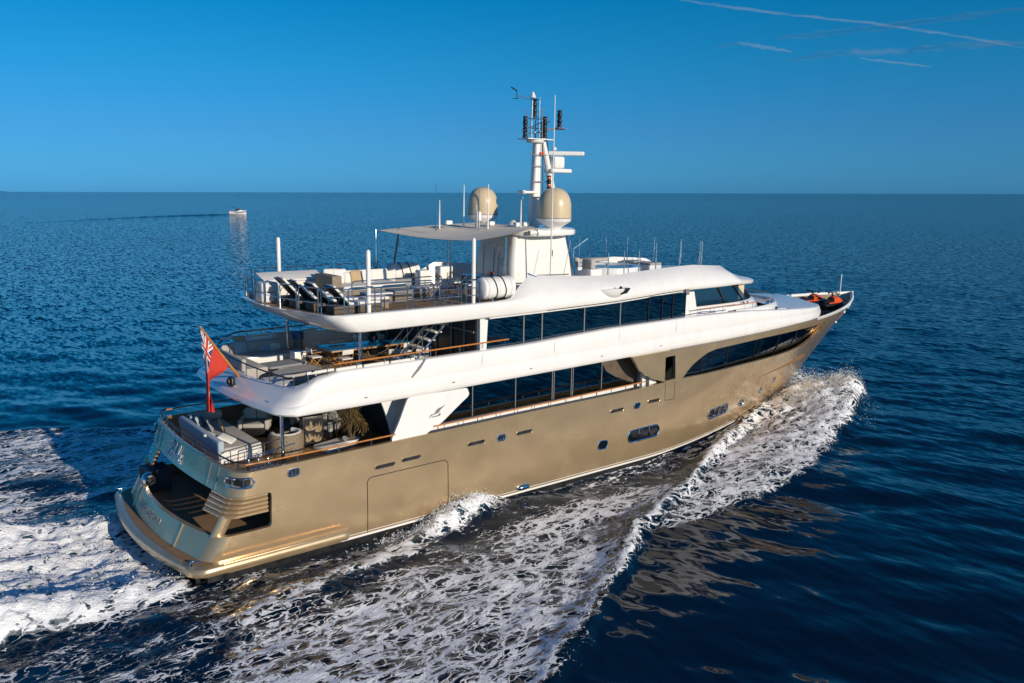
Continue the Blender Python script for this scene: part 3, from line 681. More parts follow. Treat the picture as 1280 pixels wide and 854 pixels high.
# foredeck well at the bow with cream liner
mb = MB(); P = [(x, max(0, hull_half(x, 6.0)-.2)) for x in np.linspace(36.5, 46.8, 26)]; cross_fill(mb, P, 6.0); mb.build('bow_deck', TEAK, yacht, 0)
mb = MB()
for sg in (-1, 1):
    xs_ = np.append(np.linspace(37.0, 47.3, 36), 47.8)
    mb.grid([[(x, sg*max(0.0, hull_half(x, 6.33)-.17), tab(TOPZ, x)+.01) for x in xs_], [(x-.2, sg*max(0, hull_half(x, 6.2)-.26), 6.2) for x in xs_], [(x-.4, sg*max(0, hull_half(x, 5.9)-.34), 6.0) for x in xs_]])
mb.build('bow_bulwark_lining', WHITE2, yacht)
mb = MB()
for sg in (-1, 1):
    xs_ = np.append(np.linspace(37.0, 47.3, 50), [47.6, 47.72])
    mb.tube([(x, sg*max(.0, hull_half(x, 6.33)-.07), tab(TOPZ, x)+.0) for x in xs_], .085, 8)
mb.build('bow_cap_rail', WHITE2, yacht)
mb = MB(); mb.rbox((44.9, -.75, 6.35), (.8, .55, .65), .08, rz=.1); mb.build('bow_locker', WHITE, yacht)
mb = MB(); mb.cyl((46.6, .3, 6.2), (46.65, .3, 8.35), .035, .03, 8); mb.build('jackstaff', WHITE2, yacht)

# portuguese bridge bulwark around the wheelhouse
mb = MB(); rows = []
prof = [(-.30, 7.0), (.02, 7.15), (.10, 7.32), (.10, 7.5), (.03, 7.64), (-.03, 7.76), (-.10, 7.78), (-.16, 7.74), (-.18, 7.1)]
cc = []
for i in range(61):
    a = math.pi*(i/60)-math.pi/2; cx = 29.3+6.5*math.copysign(abs(math.cos(a))**.85, math.cos(a)); cy = 3.92*math.copysign(abs(math.sin(a))**.75, math.sin(a)); cc.append((cx, cy))
for o, z in prof:
    g = []
    for i, (cx, cy) in enumerate(cc):
        a = math.atan2(cy/3.9, (cx-29.3)/6.5); fade = 1
        g.append((cx+o*math.cos(a), cy+o*math.sin(a)*1.0, z))
    rows.append(g)
mb.grid(rows); pb = mb.build('bridge_bulwark', WHITE, yacht, 60)
def rail_line(name, path, posts, h0, parent, m, r=.028, pm=None, pr=.016):
    mb = MB(); mb.tube(path, r, 8); o = mb.build(name, m, parent)
    for (x, y, z) in posts:
        mb = MB(); mb.cyl((x, y, z-h0), (x, y, z), pr, n=6); mb.build(name+'_post', pm or STEEL, o)
    return o
pth = [(cx-.08, cy*.97, 8.02) for cx, cy in cc]
rail_line('bridge_rail', pth, pth[4::7], .28, yacht, TEAKRAIL, .024)
for sg in (-1, 1):
    rail_line('bridge_side_rail', [(25.9, sg*4.02, 8.06), (29.3, sg*3.85, 8.05)], [(26.0, sg*4.02, 8.06), (27.1, sg*3.96, 8.06), (28.2, sg*3.9, 8.05)], .34, yacht, TEAKRAIL, .024)
    mb = MB(); mb.tube([(25.3, sg*4.06, 7.86), (26.4, sg*4.05, 7.92), (27.6, sg*4.02, 7.86), (28.3, sg*4.0, 7.86)], .025, 6); mb.build('low_side_rail', STEEL, yacht)

# ------------------------------------------------------------------ main deck house
for sg in (-1, 1):
    mb = MB(); mb.prism([(10.0, 3.86), (22.9, 3.86), (22.9, 4.72), (22.3, 4.70), (10.4, 4.60)], 1, sg*3.36, sg*3.48); mb.build('deckhouse_sill', WHITE, yacht, 0)
    gp = [(10.3, 4.60), (13.9, 4.65), (18.3, 4.70), (22.45, 4.73), (21.8, 4.92), (21.0, 5.22), (20.4, 5.55), (20.07, 5.96), (17, 6.02), (12.4, 6.0), (10.3, 6.0)]
    mb = MB(); mb.prism(gp, 1, sg*3.40, sg*3.43); mg = mb.build('saloon_window', GLASS, yacht, 0)
    mb = MB(); mb.prism([(20.07, 6.02), (20.4, 5.56), (21.0, 5.23), (21.8, 4.93), (22.45, 4.735), (22.6, 6.1)], 1, sg*3.37, sg*3.46); mb.build('window_surround', BROWN, yacht, 0)
    for x in (12.75, 15.0, 17.12, 18.25, 20.1):
        for d in ((0,) if x not in (17.12, 18.25) else (-.05, .05)):
            mb = MB(); mb.box((x+d, sg*3.45, 5.32), (.035, .03, 1.36)); mb.build('window_mullion', GREYP, mg, 0)
    mb = MB(); mb.box((14.2, sg*3.0, 5.1), (.28, .03, 1.1)); mb.box((13.2, sg*3.0, 4.72), (1.7, .03, .16)); mb.box((11.3, sg*3.0, 4.68), (1.3, .03, .12)); mb.box((19.0, sg*3.0, 4.95), (.9, .03, .08)); mb.build('curtain', CURTAIN, mg, 0)
    mb = MB()
    for x in (12.55, 12.9): mb.lathe([(.02, -.1), (.1, -.07), (.12, 0), (.1, .08), (.02, .1)], (x, sg*2.8, 5.02), 10)
    mb.build('table_lamp', WHITE2, mg)
    mb = MB(); mb.box((22.95, sg*3.6, 5.0), (.5, .9, 2.3)); mb.build('boarding_recess', WHITE2, yacht, 0)
    mb = MB(); mb.box((22.42, sg*3.9, 5.4), (.24, .12, 1.5)); mb.build('recess_post', WHITE2, yacht, 0)
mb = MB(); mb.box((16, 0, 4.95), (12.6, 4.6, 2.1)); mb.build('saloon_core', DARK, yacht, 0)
mb = MB(); mb.box((9.95, 0, 4.95), (.08, 6.7, 2.1)); aft = mb.build('saloon_doors', NAVY, yacht, 0)
mb = MB()
for y in (-2.4, -.8, .8, 2.4): mb.box((9.9, y, 4.95), (.05, .07, 2.1))
mb.build('door_frame', STEEL, aft, 0)
# raking fashion plates that carry the upper deck
def smoothpoly(P): return P
FP = [(8.42, 4.54), (9.9, 4.55), (10.31, 4.74), (10.69, 4.91), (11.17, 5.25), (11.66, 5.59), (11.9, 5.74), (12.0, 5.86), (11.93, 6.0), (11.9, 6.12), (9.2, 6.12), (9.08, 5.9), (8.77, 5.2)]
for sg in (-1, 1):
    mb = MB(); mb.prism(rounded(FP, .14, 3), 1, sg*4.17, sg*4.27); fpl = mb.build('fashion_plate', WHITE, yacht, 0)
    mb = MB()   # emblem
    for q in ([(10.02, 5.12), (10.13, 5.30), (10.55, 5.36), (10.50, 5.31), (10.2, 5.26)], [(10.16, 5.15), (10.62, 5.17), (10.70, 5.28), (10.58, 5.30), (10.52, 5.22), (10.2, 5.2)], [(10.40, 5.34), (10.58, 5.55), (10.95, 5.66), (10.68, 5.47), (10.58, 5.34)], [(10.3, 5.33), (10.48, 5.52), (10.56, 5.57), (10.45, 5.38)]):
        mb.prism([(10.45+(a-10.45)*.82, 5.32+(b-5.32)*.82) for a, b in q], 1, sg*4.272, sg*4.280)
    mb.build('emblem', GREYP, fpl, 0)
    # curved stair wing inboard, seen through the opening
    mb = MB(); mb.prism([(9.2, 3.86), (9.85, 3.86), (9.85, 6.1), (8.5, 6.1), (8.7, 5.6), (8.95, 4.9)], 1, sg*3.2, sg*3.3); mb.build('stair_wing', WHITE2, yacht, 0)
# main deck rails
for sg in (-1, 1):
    pts = [(2.95, sg*4.24, 4.74), (3.6, sg*4.30, 4.76), (6, sg*4.30, 4.78), (8.6, sg*4.30, 4.81)]
    rail_line('main_deck_rail', pts, [(3.6, sg*4.3, 4.76), (4.75, sg*4.3, 4.77), (6.3, sg*4.3, 4.78), (7.6, sg*4.3, 4.8), (8.45, sg*4.3, 4.81)], .28, yacht, TEAKRAIL, .03)
    pts = [(10.3, sg*4.29, 4.83), (16, sg*4.29, 4.90), (22.2, sg*4.29, 5.0)]
    rail_line('side_deck_rail', pts, [(10.5+.94*i, sg*4.29, 4.835+.0142*.94*i) for i in range(13)], .26, yacht, TEAKRAIL, .03)
P = [(x, y) for x, y in half_outline(2.44, .016, 4.24, lambda x: 4.24, 8, rc=.7, rx=.6, nx=12, xd=6) if x < 3.05]
loop = [(x, -y, 4.80) for x, y in reversed(P)]+[(x, y, 4.80) for x, y in P[1:]]
rail_line('stern_rail', loop, loop[2::3], .33, yacht, BLACK, .03)
loop2 = [(x, y, 4.58) for x, y, z in loop]
# upper deck pillars
for x, y, z0, z1 in ((4.55, -3.55, 3.86, 6.1), (4.55, 3.55, 3.86, 6.1), (7.85, -3.15, 6.42, 8.75), (7.85, 3.15, 6.42, 8.75)):
    MB().cyl((x, y, z0), (x, y, z1), .065, n=14).build('deck_pillar', CHROME, yacht)
# upper deck rails: dark round the stern, varnished along the sides
P = [(x, y) for x, y in half_outline(4.64, .024, 4.05, lambda x: 4.05, 12, rc=.95, rx=.8, nx=20, xd=8) if x < 6.6]
loop = [(x, -y, 7.24+.45*sstep(4.85, 6.0, x)) for x, y in reversed(P)]+[(x, y, 7.24+.45*sstep(4.85, 6.0, x)) for x, y in P[1:]]
rail_line('upper_stern_rail', loop, loop[1::3], .5, yacht, BLACK, .028)
for sg in (-1, 1):
    pts = [(6.3, sg*4.05, 7.68), (9, sg*4.05, 7.72), (14.1, sg*4.05, 7.79)]
    rail_line('upper_side_rail', pts, [(7.2+1.12*i, sg*4.05, 7.69+.017*i) for i in range(7)], .24, yacht, TEAKRAIL, .03)
    mb = MB()
    for i in range(4): mb.tube([(5.3+1.1*i, sg*4.0, 7.47), (6.32+1.1*i, sg*4.0, 7.49)], .055, 8)
    mb.build('rolled_awning', CANVAS, yacht)
    mb = MB(); mb.tube([(10.15, sg*3.95, 7.3), (10.15, sg*3.95, 7.86), (10.38, sg*3.95, 7.88), (10.38, sg*3.95, 7.3)], .025, 8); mb.build('gate_hoop', CHROME, yacht)

# ------------------------------------------------------------------ upper deck house
for sg in (-1, 1):
    mb = MB(); mb.prism([(13.15, 7.46), (16, 7.50), (19, 7.64), (25.35, 7.72), (25.35, 8.93), (13.15, 8.82)], 1, sg*3.80, sg*3.83); ug = mb.build('sky_lounge_window', GLASS, yacht, 0)
    for x in (15.05, 16.05, 18.5, 20.75, 22.65, 23.6, 24.35):
        MB().box((x, sg*3.85, 8.2), (.05, .03, 1.36)).build('window_mullion', BLACK if x > 22 else GREYP, ug, 0)
    mb = MB()
    for x, w, z, h in ((20.3, .22, 8.2, .9), (23.05, .45, 8.25, .8), (24.0, .45, 8.25, .8), (24.85, .35, 8.3, 1.0), (13.5, .2, 8.1, 1.1)): mb.box((x, sg*3.45, z), (w, .03, h))
    mb.build('curtain', CURTAIN, ug, 0)
    mb = MB(); mb.tube([(19.4+.42*math.cos(t), sg*3.4, 7.75+.62*math.sin(t)) for t in np.linspace(0, math.pi, 12)], .035, 8); mb.build('arched_lamp', CHROME, ug)
    mb = MB(); mb.cyl((14.2, sg*3.1, 7.4), (14.2, sg*3.1, 8.8), .45, n=20); mb.build('lounge_column', GREYP, ug)
    MB().prism(rounded([(12.75, 6.42), (13.05, 6.42), (13.05, 7.55), (13.12, 8.8), (12.72, 8.8)], .05), 1, sg*3.72, sg*3.95).build('aft_corner_post', WHITE, yacht, 0)
    MB().prism([(25.33, 7.6), (26.6, 7.6), (26.45, 8.05), (26.2, 8.9), (25.33, 8.9)], 1, sg*3.05, sg*3.62).build('wheelhouse_side', WHITE, yacht, 0)
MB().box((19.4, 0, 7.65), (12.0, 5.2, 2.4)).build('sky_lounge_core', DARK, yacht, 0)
ab = MB().box((12.7, 0, 7.65), (.06, 7.4, 2.42)).build('sky_lounge_doors', BLACK, yacht, 0)
for y in (-3.0, -2.1, -1.0, .4, 1.8, 3.0): MB().box((12.64, y, 7.65), (.05, .09, 2.4)).build('door_frame', GREYP, ab, 0)
MB().box((12.64, 0, 8.15), (.05, 7.3, .07)).build('door_rail', GREYP, ab, 0)

# wheelhouse: white lower walls, raked wrap-round windows
def wh_ring(z, hb, xe, xa=26.2, n=40):
    S = []
    for i in range(n+1):
        t = i/n; x = xa+(xe-xa)*math.sin(math.pi/2*t)**.8; xr = xa+2.5
        y = hb*(1-max(0, (x-xr)/(xe-xr))**2.6)**.5 if x > xr else hb
        S.append((x, y))
    return [(x, -y, z) for x, y in S]+[(x, y, z) for x, y in reversed(S[:-1])]
mb = MB(); mb.grid([wh_ring(7.1, 3.5, 34.9), wh_ring(7.75, 3.42, 34.5), wh_ring(7.98, 3.34, 34.2), wh_ring(8.06, 3.22, 33.9)]); mb.build('wheelhouse_coaming', WHITE, yacht, 40)
mb = MB(); mb.grid([wh_ring(8.06, 3.22, 33.9), wh_ring(8.95, 3.12, 32.4)]); wg = mb.build('wheelhouse_window', GLASS, yacht, 60)
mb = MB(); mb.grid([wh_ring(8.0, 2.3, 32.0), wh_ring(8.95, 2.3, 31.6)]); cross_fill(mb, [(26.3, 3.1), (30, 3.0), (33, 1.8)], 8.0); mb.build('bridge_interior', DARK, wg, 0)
a0, a1 = wh_ring(8.06, 3.24, 33.93), wh_ring(8.95, 3.14, 32.43)
nn_ = len(a0)
for i in (8, 15, 20, 25, 31, 36, nn_-9, nn_-16, nn_-21, nn_-26, nn_-32, nn_-37):
    MB().tube([a0[i], a1[i]], .045, 5).build('window_mullion', BLACK, wg)
MB().tube(a0, .03, 5).build('window_sill', BLACK, wg)
mb = MB(); mb.box((31.2, -2.75, 8.5), (.5, .04, .85)); mb.box((31.2, 2.75, 8.5), (.5, .04, .85)); mb.build('blind', CURTAIN, wg, 0)
mb = MB()
for x in (30.6, 31.0): mb.rbox((x, -3.35, 8.0), (.1, .1, .12), .03)
mb.build('deck_light', CHROME, yacht)
MB().box((25.62, -3.6, 8.92), (.28, .16, .28)).build('roof_end_box', GREYP, yacht, 0)

# ------------------------------------------------------------------ sun deck
ZB_S = [(5, 8.72), (9, 8.74), (16, 8.82), (25, 8.97), (30, 8.98), (32, 8.86), (34.4, 8.62)]
def sd_half(x):
    y = 4.30-.70*sstep(19, 26, x)
    xr, xe = 27.6, 34.3
    if x > xr: y *= max(0, 1-((x-xr)/(xe-xr))**2.3)**.5
    return y
def sd_outline(x0, k, inset):
    xe = 34.3-inset*1.15
    def yf(x):
        # offset the outline inwards
        s = 1-inset/4.3 if x > 28 else 1
        y = sd_half(28+(x-28)*(34.3-28)/(xe-28)) if x > 28 else sd_half(x)
        return y-inset*(1 if x <= 28 else max(0, 1-((x-28)/(xe-28))**6))
    return half_outline(x0, k, 4.30-inset, yf, xe, rc=.9, rx=.7, nx=78, xd=26)
def sec(x, lvl):
    """height of each profile level along the ship: flat deck edge aft, raised coaming amidships, brow forward"""
    zb = tab(ZB_S, x); a = sstep(13.9, 15.7, x); f = sstep(29.3, 30.6, x)
    aftz = {4: 9.36, 5: 9.39, 6: 9.39, 7: 9.38, 8: 9.22}
    midz = {4: 9.36, 5: 9.62, 6: tab([(14, 10.05), (15.2, 10.22), (17.5, 10.06), (20, 9.94), (24, 10.0), (27, 10.06), (29.5, 9.9), (33, 9.6)], x)-.10, 7: tab([(14, 10.1), (15.2, 10.30), (17.5, 10.12), (20, 10.0), (24, 10.05), (27, 10.12), (29.5, 9.95), (33, 9.6)], x), 8: 9.25}
    rz = tab([(29, 9.85), (30.0, 9.62), (31.6, 9.38), (33.3, 9.05), (34.3, 8.80)], x)
    foz = {4: zb+.26, 5: zb+.30+.25*(rz-zb-.3), 6: zb+.3+.5*(rz-zb-.3), 7: zb+.3+.75*(rz-zb-.3), 8: rz}
    if lvl == 0: return zb+.02
    if lvl == 1: return zb
    if lvl == 2: return zb+.06
    if lvl == 3: return zb+.22+.22*(1-a)
    return (aftz[lvl]*(1-a)+midz[lvl]*a)*(1-f)+foz[lvl]*f
def sd_pt_inset(lvl):
    A = {0: 1.0, 1: .08, 2: .02, 3: 0, 4: .015, 5: .06, 6: .26, 7: .30, 8: .34}
    B = {0: 1.0, 1: .08, 2: .02, 3: .0, 4: .06, 5: .22, 6: .58, 7: .82, 8: 1.05}
    return A[lvl], B[lvl]
X0S = {0: 7.6, 1: 6.62, 2: 6.35, 3: 5.62, 4: 5.36, 5: 5.34, 6: 5.48, 7: 5.55, 8: 5.6}
KS = {0: .012, 1: .014, 2: .02, 3: .046, 4: .055, 5: .055, 6: .055, 7: .055, 8: .055}
rows = []; inner = None
for l in range(9):
    ia, ib = sd_pt_inset(l)
    PA = sd_outline(X0S[l], KS[l], ia); PB = sd_outline(X0S[l], KS[l], ib)
    P = []
    for (xa, ya), (xb, yb) in zip(PA, PB):
        a = sstep(14.0, 15.8, xa); P.append((xa*(1-a)+xb*a, ya*(1-a)+yb*a))
    rows.append(ring(P, lambda x, l=l: sec(x, l))); inner = P
mb = MB(); mb.grid(rows, closed=True); sdk = mb.build('sun_deck_shell', WHITE, yacht, 50)
mb = MB(); cross_fill(mb, [p for p in inner if p[0] < 29.6], 9.23); mb.build('sun_deck_floor', TEAK, yacht, 0)
mb = MB(); cross_fill(mb, [p for p in inner if p[0] > 29.0], lambda x: sec(x, 8)-.01, .10); mb.build('wheelhouse_roof', WHITE, yacht, 40)
P0 = sd_outline(X0S[0], KS[0], 1.0); mb = MB(); cross_fill(mb, P0, lambda x: tab(ZB_S, x)+.03); mb.build('sun_deck_soffit', WHITE2, yacht, 0)
# drip line under the shell above the windows
for sg in (-1, 1):
    mb = MB(); mb.tube([(x, sg*(sd_half(x)-.12), tab(ZB_S, x)-.04) for x in np.linspace(13, 25.5, 20)], .03, 6); mb.build('drip_rail', WHITE2, sdk)
    mb = MB(); mb.tube([(x, sg*(sd_half(x)-.05), tab(ZB_S, x)+.02) for x in np.linspace(16, 25.6, 20)], .016, 5); mb.build('black_seam', BLACK, sdk)  # thin black line along the lower edge of the shell
    # side pod with navigation lamp
    xs_ = np.linspace(19.05, 20.85, 20); rr = []
    for (z, o) in ((9.5, .34), (9.47, .36), (9.36, .33), (9.22, .25), (9.1, .12), (9.04, -.05)):
        g = []
        for x in xs_:
            t = (x-19.95)/.9; w = max(0, 1-t*t)**.6; g.append((x, sg*(4.16+o*w-.12*(1-w)), 9.5-(9.5-z)*w))
        rr.append(g)
    mb = MB(); mb.grid(rr); mb.grid([[(x, sg*4.0, 9.5) for x in xs_], rr[0]]); pod = mb.build('lamp_pod', WHITE, sdk)
    mb = MB(); mb.prism([(20.1, 9.5), (20.1, 9.24), (20.5, 9.28), (20.72, 9.5)], 1, sg*4.2, sg*4.46); mb.rbox((20.12, sg*4.42, 9.5), (.12, .1, .22), .03); mb.build('pod_screen', BLACK, pod, 0)

# hoop rails round the aft sun deck
def hoop(a, b, z, h, bars=(.5,), lean=0):
    A, B = Vector(a), Vector(b); mb = MB(); d = (B-A).normalized(); r = .12
    p = [A, A+Vector((0, 0, h-r)), A+d*r*.3+Vector((0, 0, h-r*.3)), A+d*r+Vector((0, 0, h)), B-d*r+Vector((0, 0, h)), B-d*r*.3+Vector((0, 0, h-r*.3)), B+Vector((0, 0, h-r)), B]
    mb.tube(p, .024, 7)
    for q in bars: mb.tube([A+Vector((0, 0, h*q)), B+Vector((0, 0, h*q))], .014, 6)
    return mb.build('rail_hoop', STEEL, yacht)
P = sd_outline(5.5, .055, .2)
edge = [p for p in P if p[0] < 8]
st = [(6.9, 7.95), (8.2, 9.3), (9.55, 10.46), (10.72, 11.72), (11.95, 12.6)]
for sg in (-1, 1):
    for a, b in st: hoop((a, sg*4.08, 9.38), (b, sg*4.08, 9.38), 0, .93, (.35, .66))
def edge_at(y): return (5.55+.055*y*y, y, 9.38)
ys_ = [-3.35, -2.3, -1.2, -.1, 1.0, 2.1, 3.2]
for a, b in zip(ys_[:-1], ys_[1:]): hoop(edge_at(a+.06), edge_at(b-.06), 0, .9, (.42,))
for sg in (-1, 1): hoop(edge_at(sg*3.42), (6.75, sg*4.06, 9.38), 0, .93, (.35, .66))
# stair opening rails on the sun deck and the staircase itself
hoop((8.3, -2.9, 9.24), (12.4, -2.9, 9.24), 0, 1.0, (.35, .68)); hoop((8.3, -1.75, 9.24), (12.4, -1.75, 9.24), 0, 1.0, (.35, .68))
mb = MB()
for y in (-2.85, -1.85): mb.tube([(9.7, y, 6.5), (12.6, y, 9.15)], .05, 6)
stair = mb.build('staircase', STEEL, yacht)
for i in range(9):
    t = (i+.6)/9; MB().rbox((9.7+2.9*t, -2.35, 6.5+2.65*t), (.34, 1.0, .06), .02, n=2).build('stair_tread', CANVAS, stair)
for y in (-2.9, -1.8):
    for h in (.55, .95):
        mb = MB(); mb.tube([(9.3, y, 6.45+h*.9), (9.7, y, 6.5+h), (12.9, y, 9.42+h), (13.3, y, 9.5+h)], .022, 6); mb.build('stair_handrail', STEEL, stair)
    for t in (.05, .35, .65, .95): MB().cyl((9.7+2.9*t, y, 6.5+2.65*t), (9.7+2.9*t, y, 7.45+2.65*t), .016, n=6).build('stair_baluster', STEEL, stair)

# awning poles
for x, y, zt, m in ((7.8, -3.9, 11.58, WHITE2), (7.9, 3.9, 11.58, WHITE2), (12.42, -3.9, 11.88, WHITE2), (12.6, 3.9, 11.85, STEEL)):
    mb = MB(); mb.lathe([(.075, 9.3), (.085, 9.7), (.085, zt-.1), (.06, zt), (.01, zt+.02)], (x, y, 0), 14); mb.build('awning_pole', m, yacht)
# ------------------------------------------------------------------ mast house, hardtop, domes, mast
def quad_house(mb, b, t):  # b,t: lists of 4 (x,y,z)
    mb.add(b+t, [(0, 1, 2, 3), (4, 5, 6, 7), (0, 1, 5, 4), (1, 2, 6, 5), (2, 3, 7, 6), (3, 0, 4, 7)])
mb = MB(); rows = []
for z, xa, xb, hy in ((9.2, 16.35, 20.15, 1.45), (10.6, 16.42, 19.95, 1.38), (11.8, 16.6, 19.65, 1.30)):
    rows.append([(x, y, z) for x, y in [((xa+xb)/2+px*(xb-xa)/(4.2), py*hy/1.5) for px, py in stadium(4.2, 3.0, 5, r=.28)]])
mb.grid(rows, closed=True); house = mb.build('mast_house', WHITE2, yacht, 40)
mb = MB()
for y in (-.75, .35):
    mb.tube([(16.36, y-.38, 9.4), (16.44, y-.38, 11.3), (16.44, y+.38, 11.3), (16.36, y+.38, 9.4)], .016, 5)
mb.build('house_door', GREYP, house)
mb = MB(); mb.tube([(16.37, -.75+.16*math.cos(t), 10.55+.16*math.sin(t)) for t in np.linspace(0, 2*math.pi, 20, endpoint=False)], .014, 5, closed=True); mb.build('door_wheel', GREYP, house)
mb = MB(); mb.rbox((18.7, -1.37, 10.9), (.12, .06, .3), .03); mb.build('house_lamp', BLACK, house)
mb = MB(); mb.tube([(19.7, -1.3, 11.75), (19.95, -1.42, 10.6), (20.1, -1.5, 9.9)], .07, 8); mb.build('house_drain', NAVY, house)
# hardtop slab
mb = MB(); P = stadium(3.7, 4.3, 8, r=1.3); rows = []
for z, s in ((11.72, .93), (11.76, .985), (11.86, 1), (11.98, .99), (12.04, .94), (12.07, .8)):
    rows.append([(18.3+a*s, b*s, z) for a, b in P])
mb.grid(rows, closed=True); mb.add([(18.3+a*.8, b*.8, 12.07) for a, b in P], [tuple(range(len(P)))]); mb.add([(18.3+a*.93, b*.93, 11.72) for a, b in P], [tuple(range(len(P)))]); top = mb.build('hardtop', WHITE, yacht, 40)
def dome(x, y, z0, k=.77, kz=1.0):
    mb = MB()
    mb.lathe([(r_*k, z_*kz) for r_, z_ in [(.30, 0), (.34, .03), (.96, .34), (1.0, .40), (1.0, .50)]], (x, y, z0), 40); o = mb.build('satellite_dome', WHITE, yacht, 40)
    pr = [(.985, .50), (.995, .56), (.985, 1.0)]+[(.985*math.cos(t)**.8, 1.0+.86*math.sin(t)) for t in np.linspace(.08, 1.50, 14)]
    mb = MB(); mb.lathe([(r_*k, z_*kz) for r_, z_ in pr], (x, y, z0), 48); mb.build('dome_cover', CREAM, o, 60)
    mb = MB(); mb.tube([(x-1.0*k*math.sin(a), y-1.0*k*math.cos(a), z0+.50*kz) for a in np.linspace(0, 2*math.pi, 40, endpoint=False)], .022, 6, closed=True); mb.build('dome_band', GREYC, o)
    return o
dome(18.48, -1.72, 12.02, .77, .98); dome(17.4, 2.15, 12.08, .715, .93)
def whip(x, y, z0, z1, r=.02, m=WHITE2): MB().tube([(x, y, z0), (x, y, z0+.3), (x+.01, y, z1)], [r*1.5, r*1.3, r*.6], 7).build('whip_antenna', m, yacht)
whip(17.35, -2.85, 10.1, 17.65, .028); whip(16.15, .1, 11.95, 13.95, .03); whip(15.75, .25, 11.9, 13.9, .02, GREYP); whip(13.9, .9, 11.9, 13.95, .022, STEEL); whip(16.9, -1.3, 12.0, 13.3, .03); whip(17.9, -.2, 12.0, 13.4, .03)
whip(15.9, 1.6, 12.0, 13.9, .03); whip(16.1, .9, 12.0, 13.0, .035); whip(14.9, 2.1, 11.9, 13.2, .03)
mb = MB(); mb.lathe([(.05, 0), (.05, .25), (.14, .27), (.15, .6), (.1, .68), (.02, .7)], (16.0, .6, 12.05), 14); mb.build('gps_antenna', WHITE, yacht)
mb = MB()
for x, y in ((17.0, -.9), (17.6, -.8), (15.2, 1.8), (16.6, .4)): mb.rbox((x, y, 12.2), (.35, .2, .2), .06)
mb.lathe([(.3, 0), (.28, .15), (.15, .28), (.02, .33)], (17.6, 0, 12.06), 14); mb.build('deck_gear', WHITE2, top)
# mast: raked twin posts with spreaders
mb = MB(); rows = []
for t in np.linspace(0, 1, 8):
    z = 11.9+4.0*t; cx = 18.75+.12*t; a = .25-.07*t; b = .22-.04*t
    rows.append([(cx+a*px, b*py, z) for px, py in stadium(2, 2, 4, r=.6)])
mb.grid(rows, closed=True); mast = mb.build('mast', WHITE2, yacht, 40)
mb = MB(); mb.tube([(20.25, -.05, 12.0), (19.75, -.05, 13.9), (19.2, -.05, 15.9)], [.20, .16, .12], 10); mb.build('mast_strut', WHITE, mast)
mb = MB()
for z in (13.4, 14.1, 14.8, 15.3): mb.tube([(18.3, -.34, z), (19.2, -.34, z)], .02, 5)
mb.build('mast_step', GREYP, mast)
mb = MB(); mb.rbox((18.35, .0, 13.62), (.8, .5, .12), .04); mb.rbox((18.02, .0, 13.62), (.2, .4, .18), .05); mb.build('spreader', WHITE, mast)
mb = MB(); mb.rbox((20.1, -.1, 14.62), (1.3, .6, .2), .08); mb.build('radar_platform', WHITE, mast)
mb = MB(); mb.rbox((20.0, -.1, 15.0), (.65, .5, .55), .1); mb.build('radar_unit', WHITE, mast)
mb = MB(); mb.rbox((20.05, -.1, 15.42), (.22, 2.5, .2), .06, rz=R(51)); mb.build('radar_scanner', WHITE, mast)
mb = MB(); mb.lathe([(.38, 15.85), (.42, 15.92), (.38, 15.98)], (18.75, 0, 0), 16); mb.box((18.75, 0, 16.0), (1.5, .8, .04)); mb.build('mast_head', WHITE2, mast)
def lamp_stack(x, y, z, n, m=BLACK, h=.32):
    mb = MB()
    for i in range(n): mb.lathe([(.08, i*h), (.115, i*h+.03), (.115, i*h+.10), (.08, i*h+.13), (.085, i*h+h*.8), (.115, i*h+h*.85), (.1, i*h+h)], (x, y, z), 12)
    o = mb.build('signal_lamp', m, mast)
    mb = MB()
    for i in range(n): mb.lathe([(.09, i*h+.14), (.10, i*h+.2), (.09, i*h+h*.78)], (x, y, z), 12)
    mb.build('signal_lens', AMBER if n < 3 else DARK, mast)
lamp_stack(18.3, .2, 16.05, 3); lamp_stack(19.05, -.3, 16.05, 3); lamp_stack(19.8, -.45, 16.55, 3, h=.26); lamp_stack(18.75, .1, 16.95, 3, h=.27); lamp_stack(19.2, -.5, 13.75, 2)
mb = MB(); mb.tube([(18.6, .1, 16), (18.6, .1, 17.75)], .065, 8); mb.tube([(18.92, -.05, 16), (18.92, -.05, 17.85)], .05, 8); mb.box((18.75, 0, 16.92), (.6, .4, .03)); mb.box((18.75, 0, 17.78), (.5, .3, .03)); mb.build('top_pole', STEEL, mast)
mb = MB(); mb.lathe([(.06, 0), (.14, .05), (.1, .15), (.03, .3)], (18.65, .1, 17.8), 10); mb.build('masthead_cone', WHITE2, mast)
mb = MB(); mb.tube([(18.5, .1, 17.75), (17.9, .35, 17.9)], .018, 5); mb.tube([(17.9, .35, 17.75), (17.9, .35, 18.15)], .016, 5); mb.tube([(17.7, .4, 17.76), (18.0, .3, 17.76)], .014, 5); mb.tube([(17.9, .35, 18.1), (17.65, .45, 18.25)], .03, 6); mb.build('wind_vane', BLACK, mast)
mb = MB(); mb.tube([(19.0, -.2, 16.4), (19.5, -.4, 16.5), (20.1, -.45, 16.52)], .05, 6); mb.box((19.85, -.45, 16.53), (.6, .35, .03)); mb.build('lamp_arm', GREYP, mast)
mb = MB(); mb.tube([(18.1, .2, 16.35), (18.9, -.2, 16.75), (19.3, -.35, 16.8)], .022, 6); mb.tube([(19.1, 0, 16), (19.1, 0, 16.8)], .03, 6); mb.build('mast_brace', STEEL, mast)
mb = MB(); mb.rbox((18.95, -.25, 15.35), (.2, .1, .18), .03); mb.build('mast_horn', ORANGE, mast)
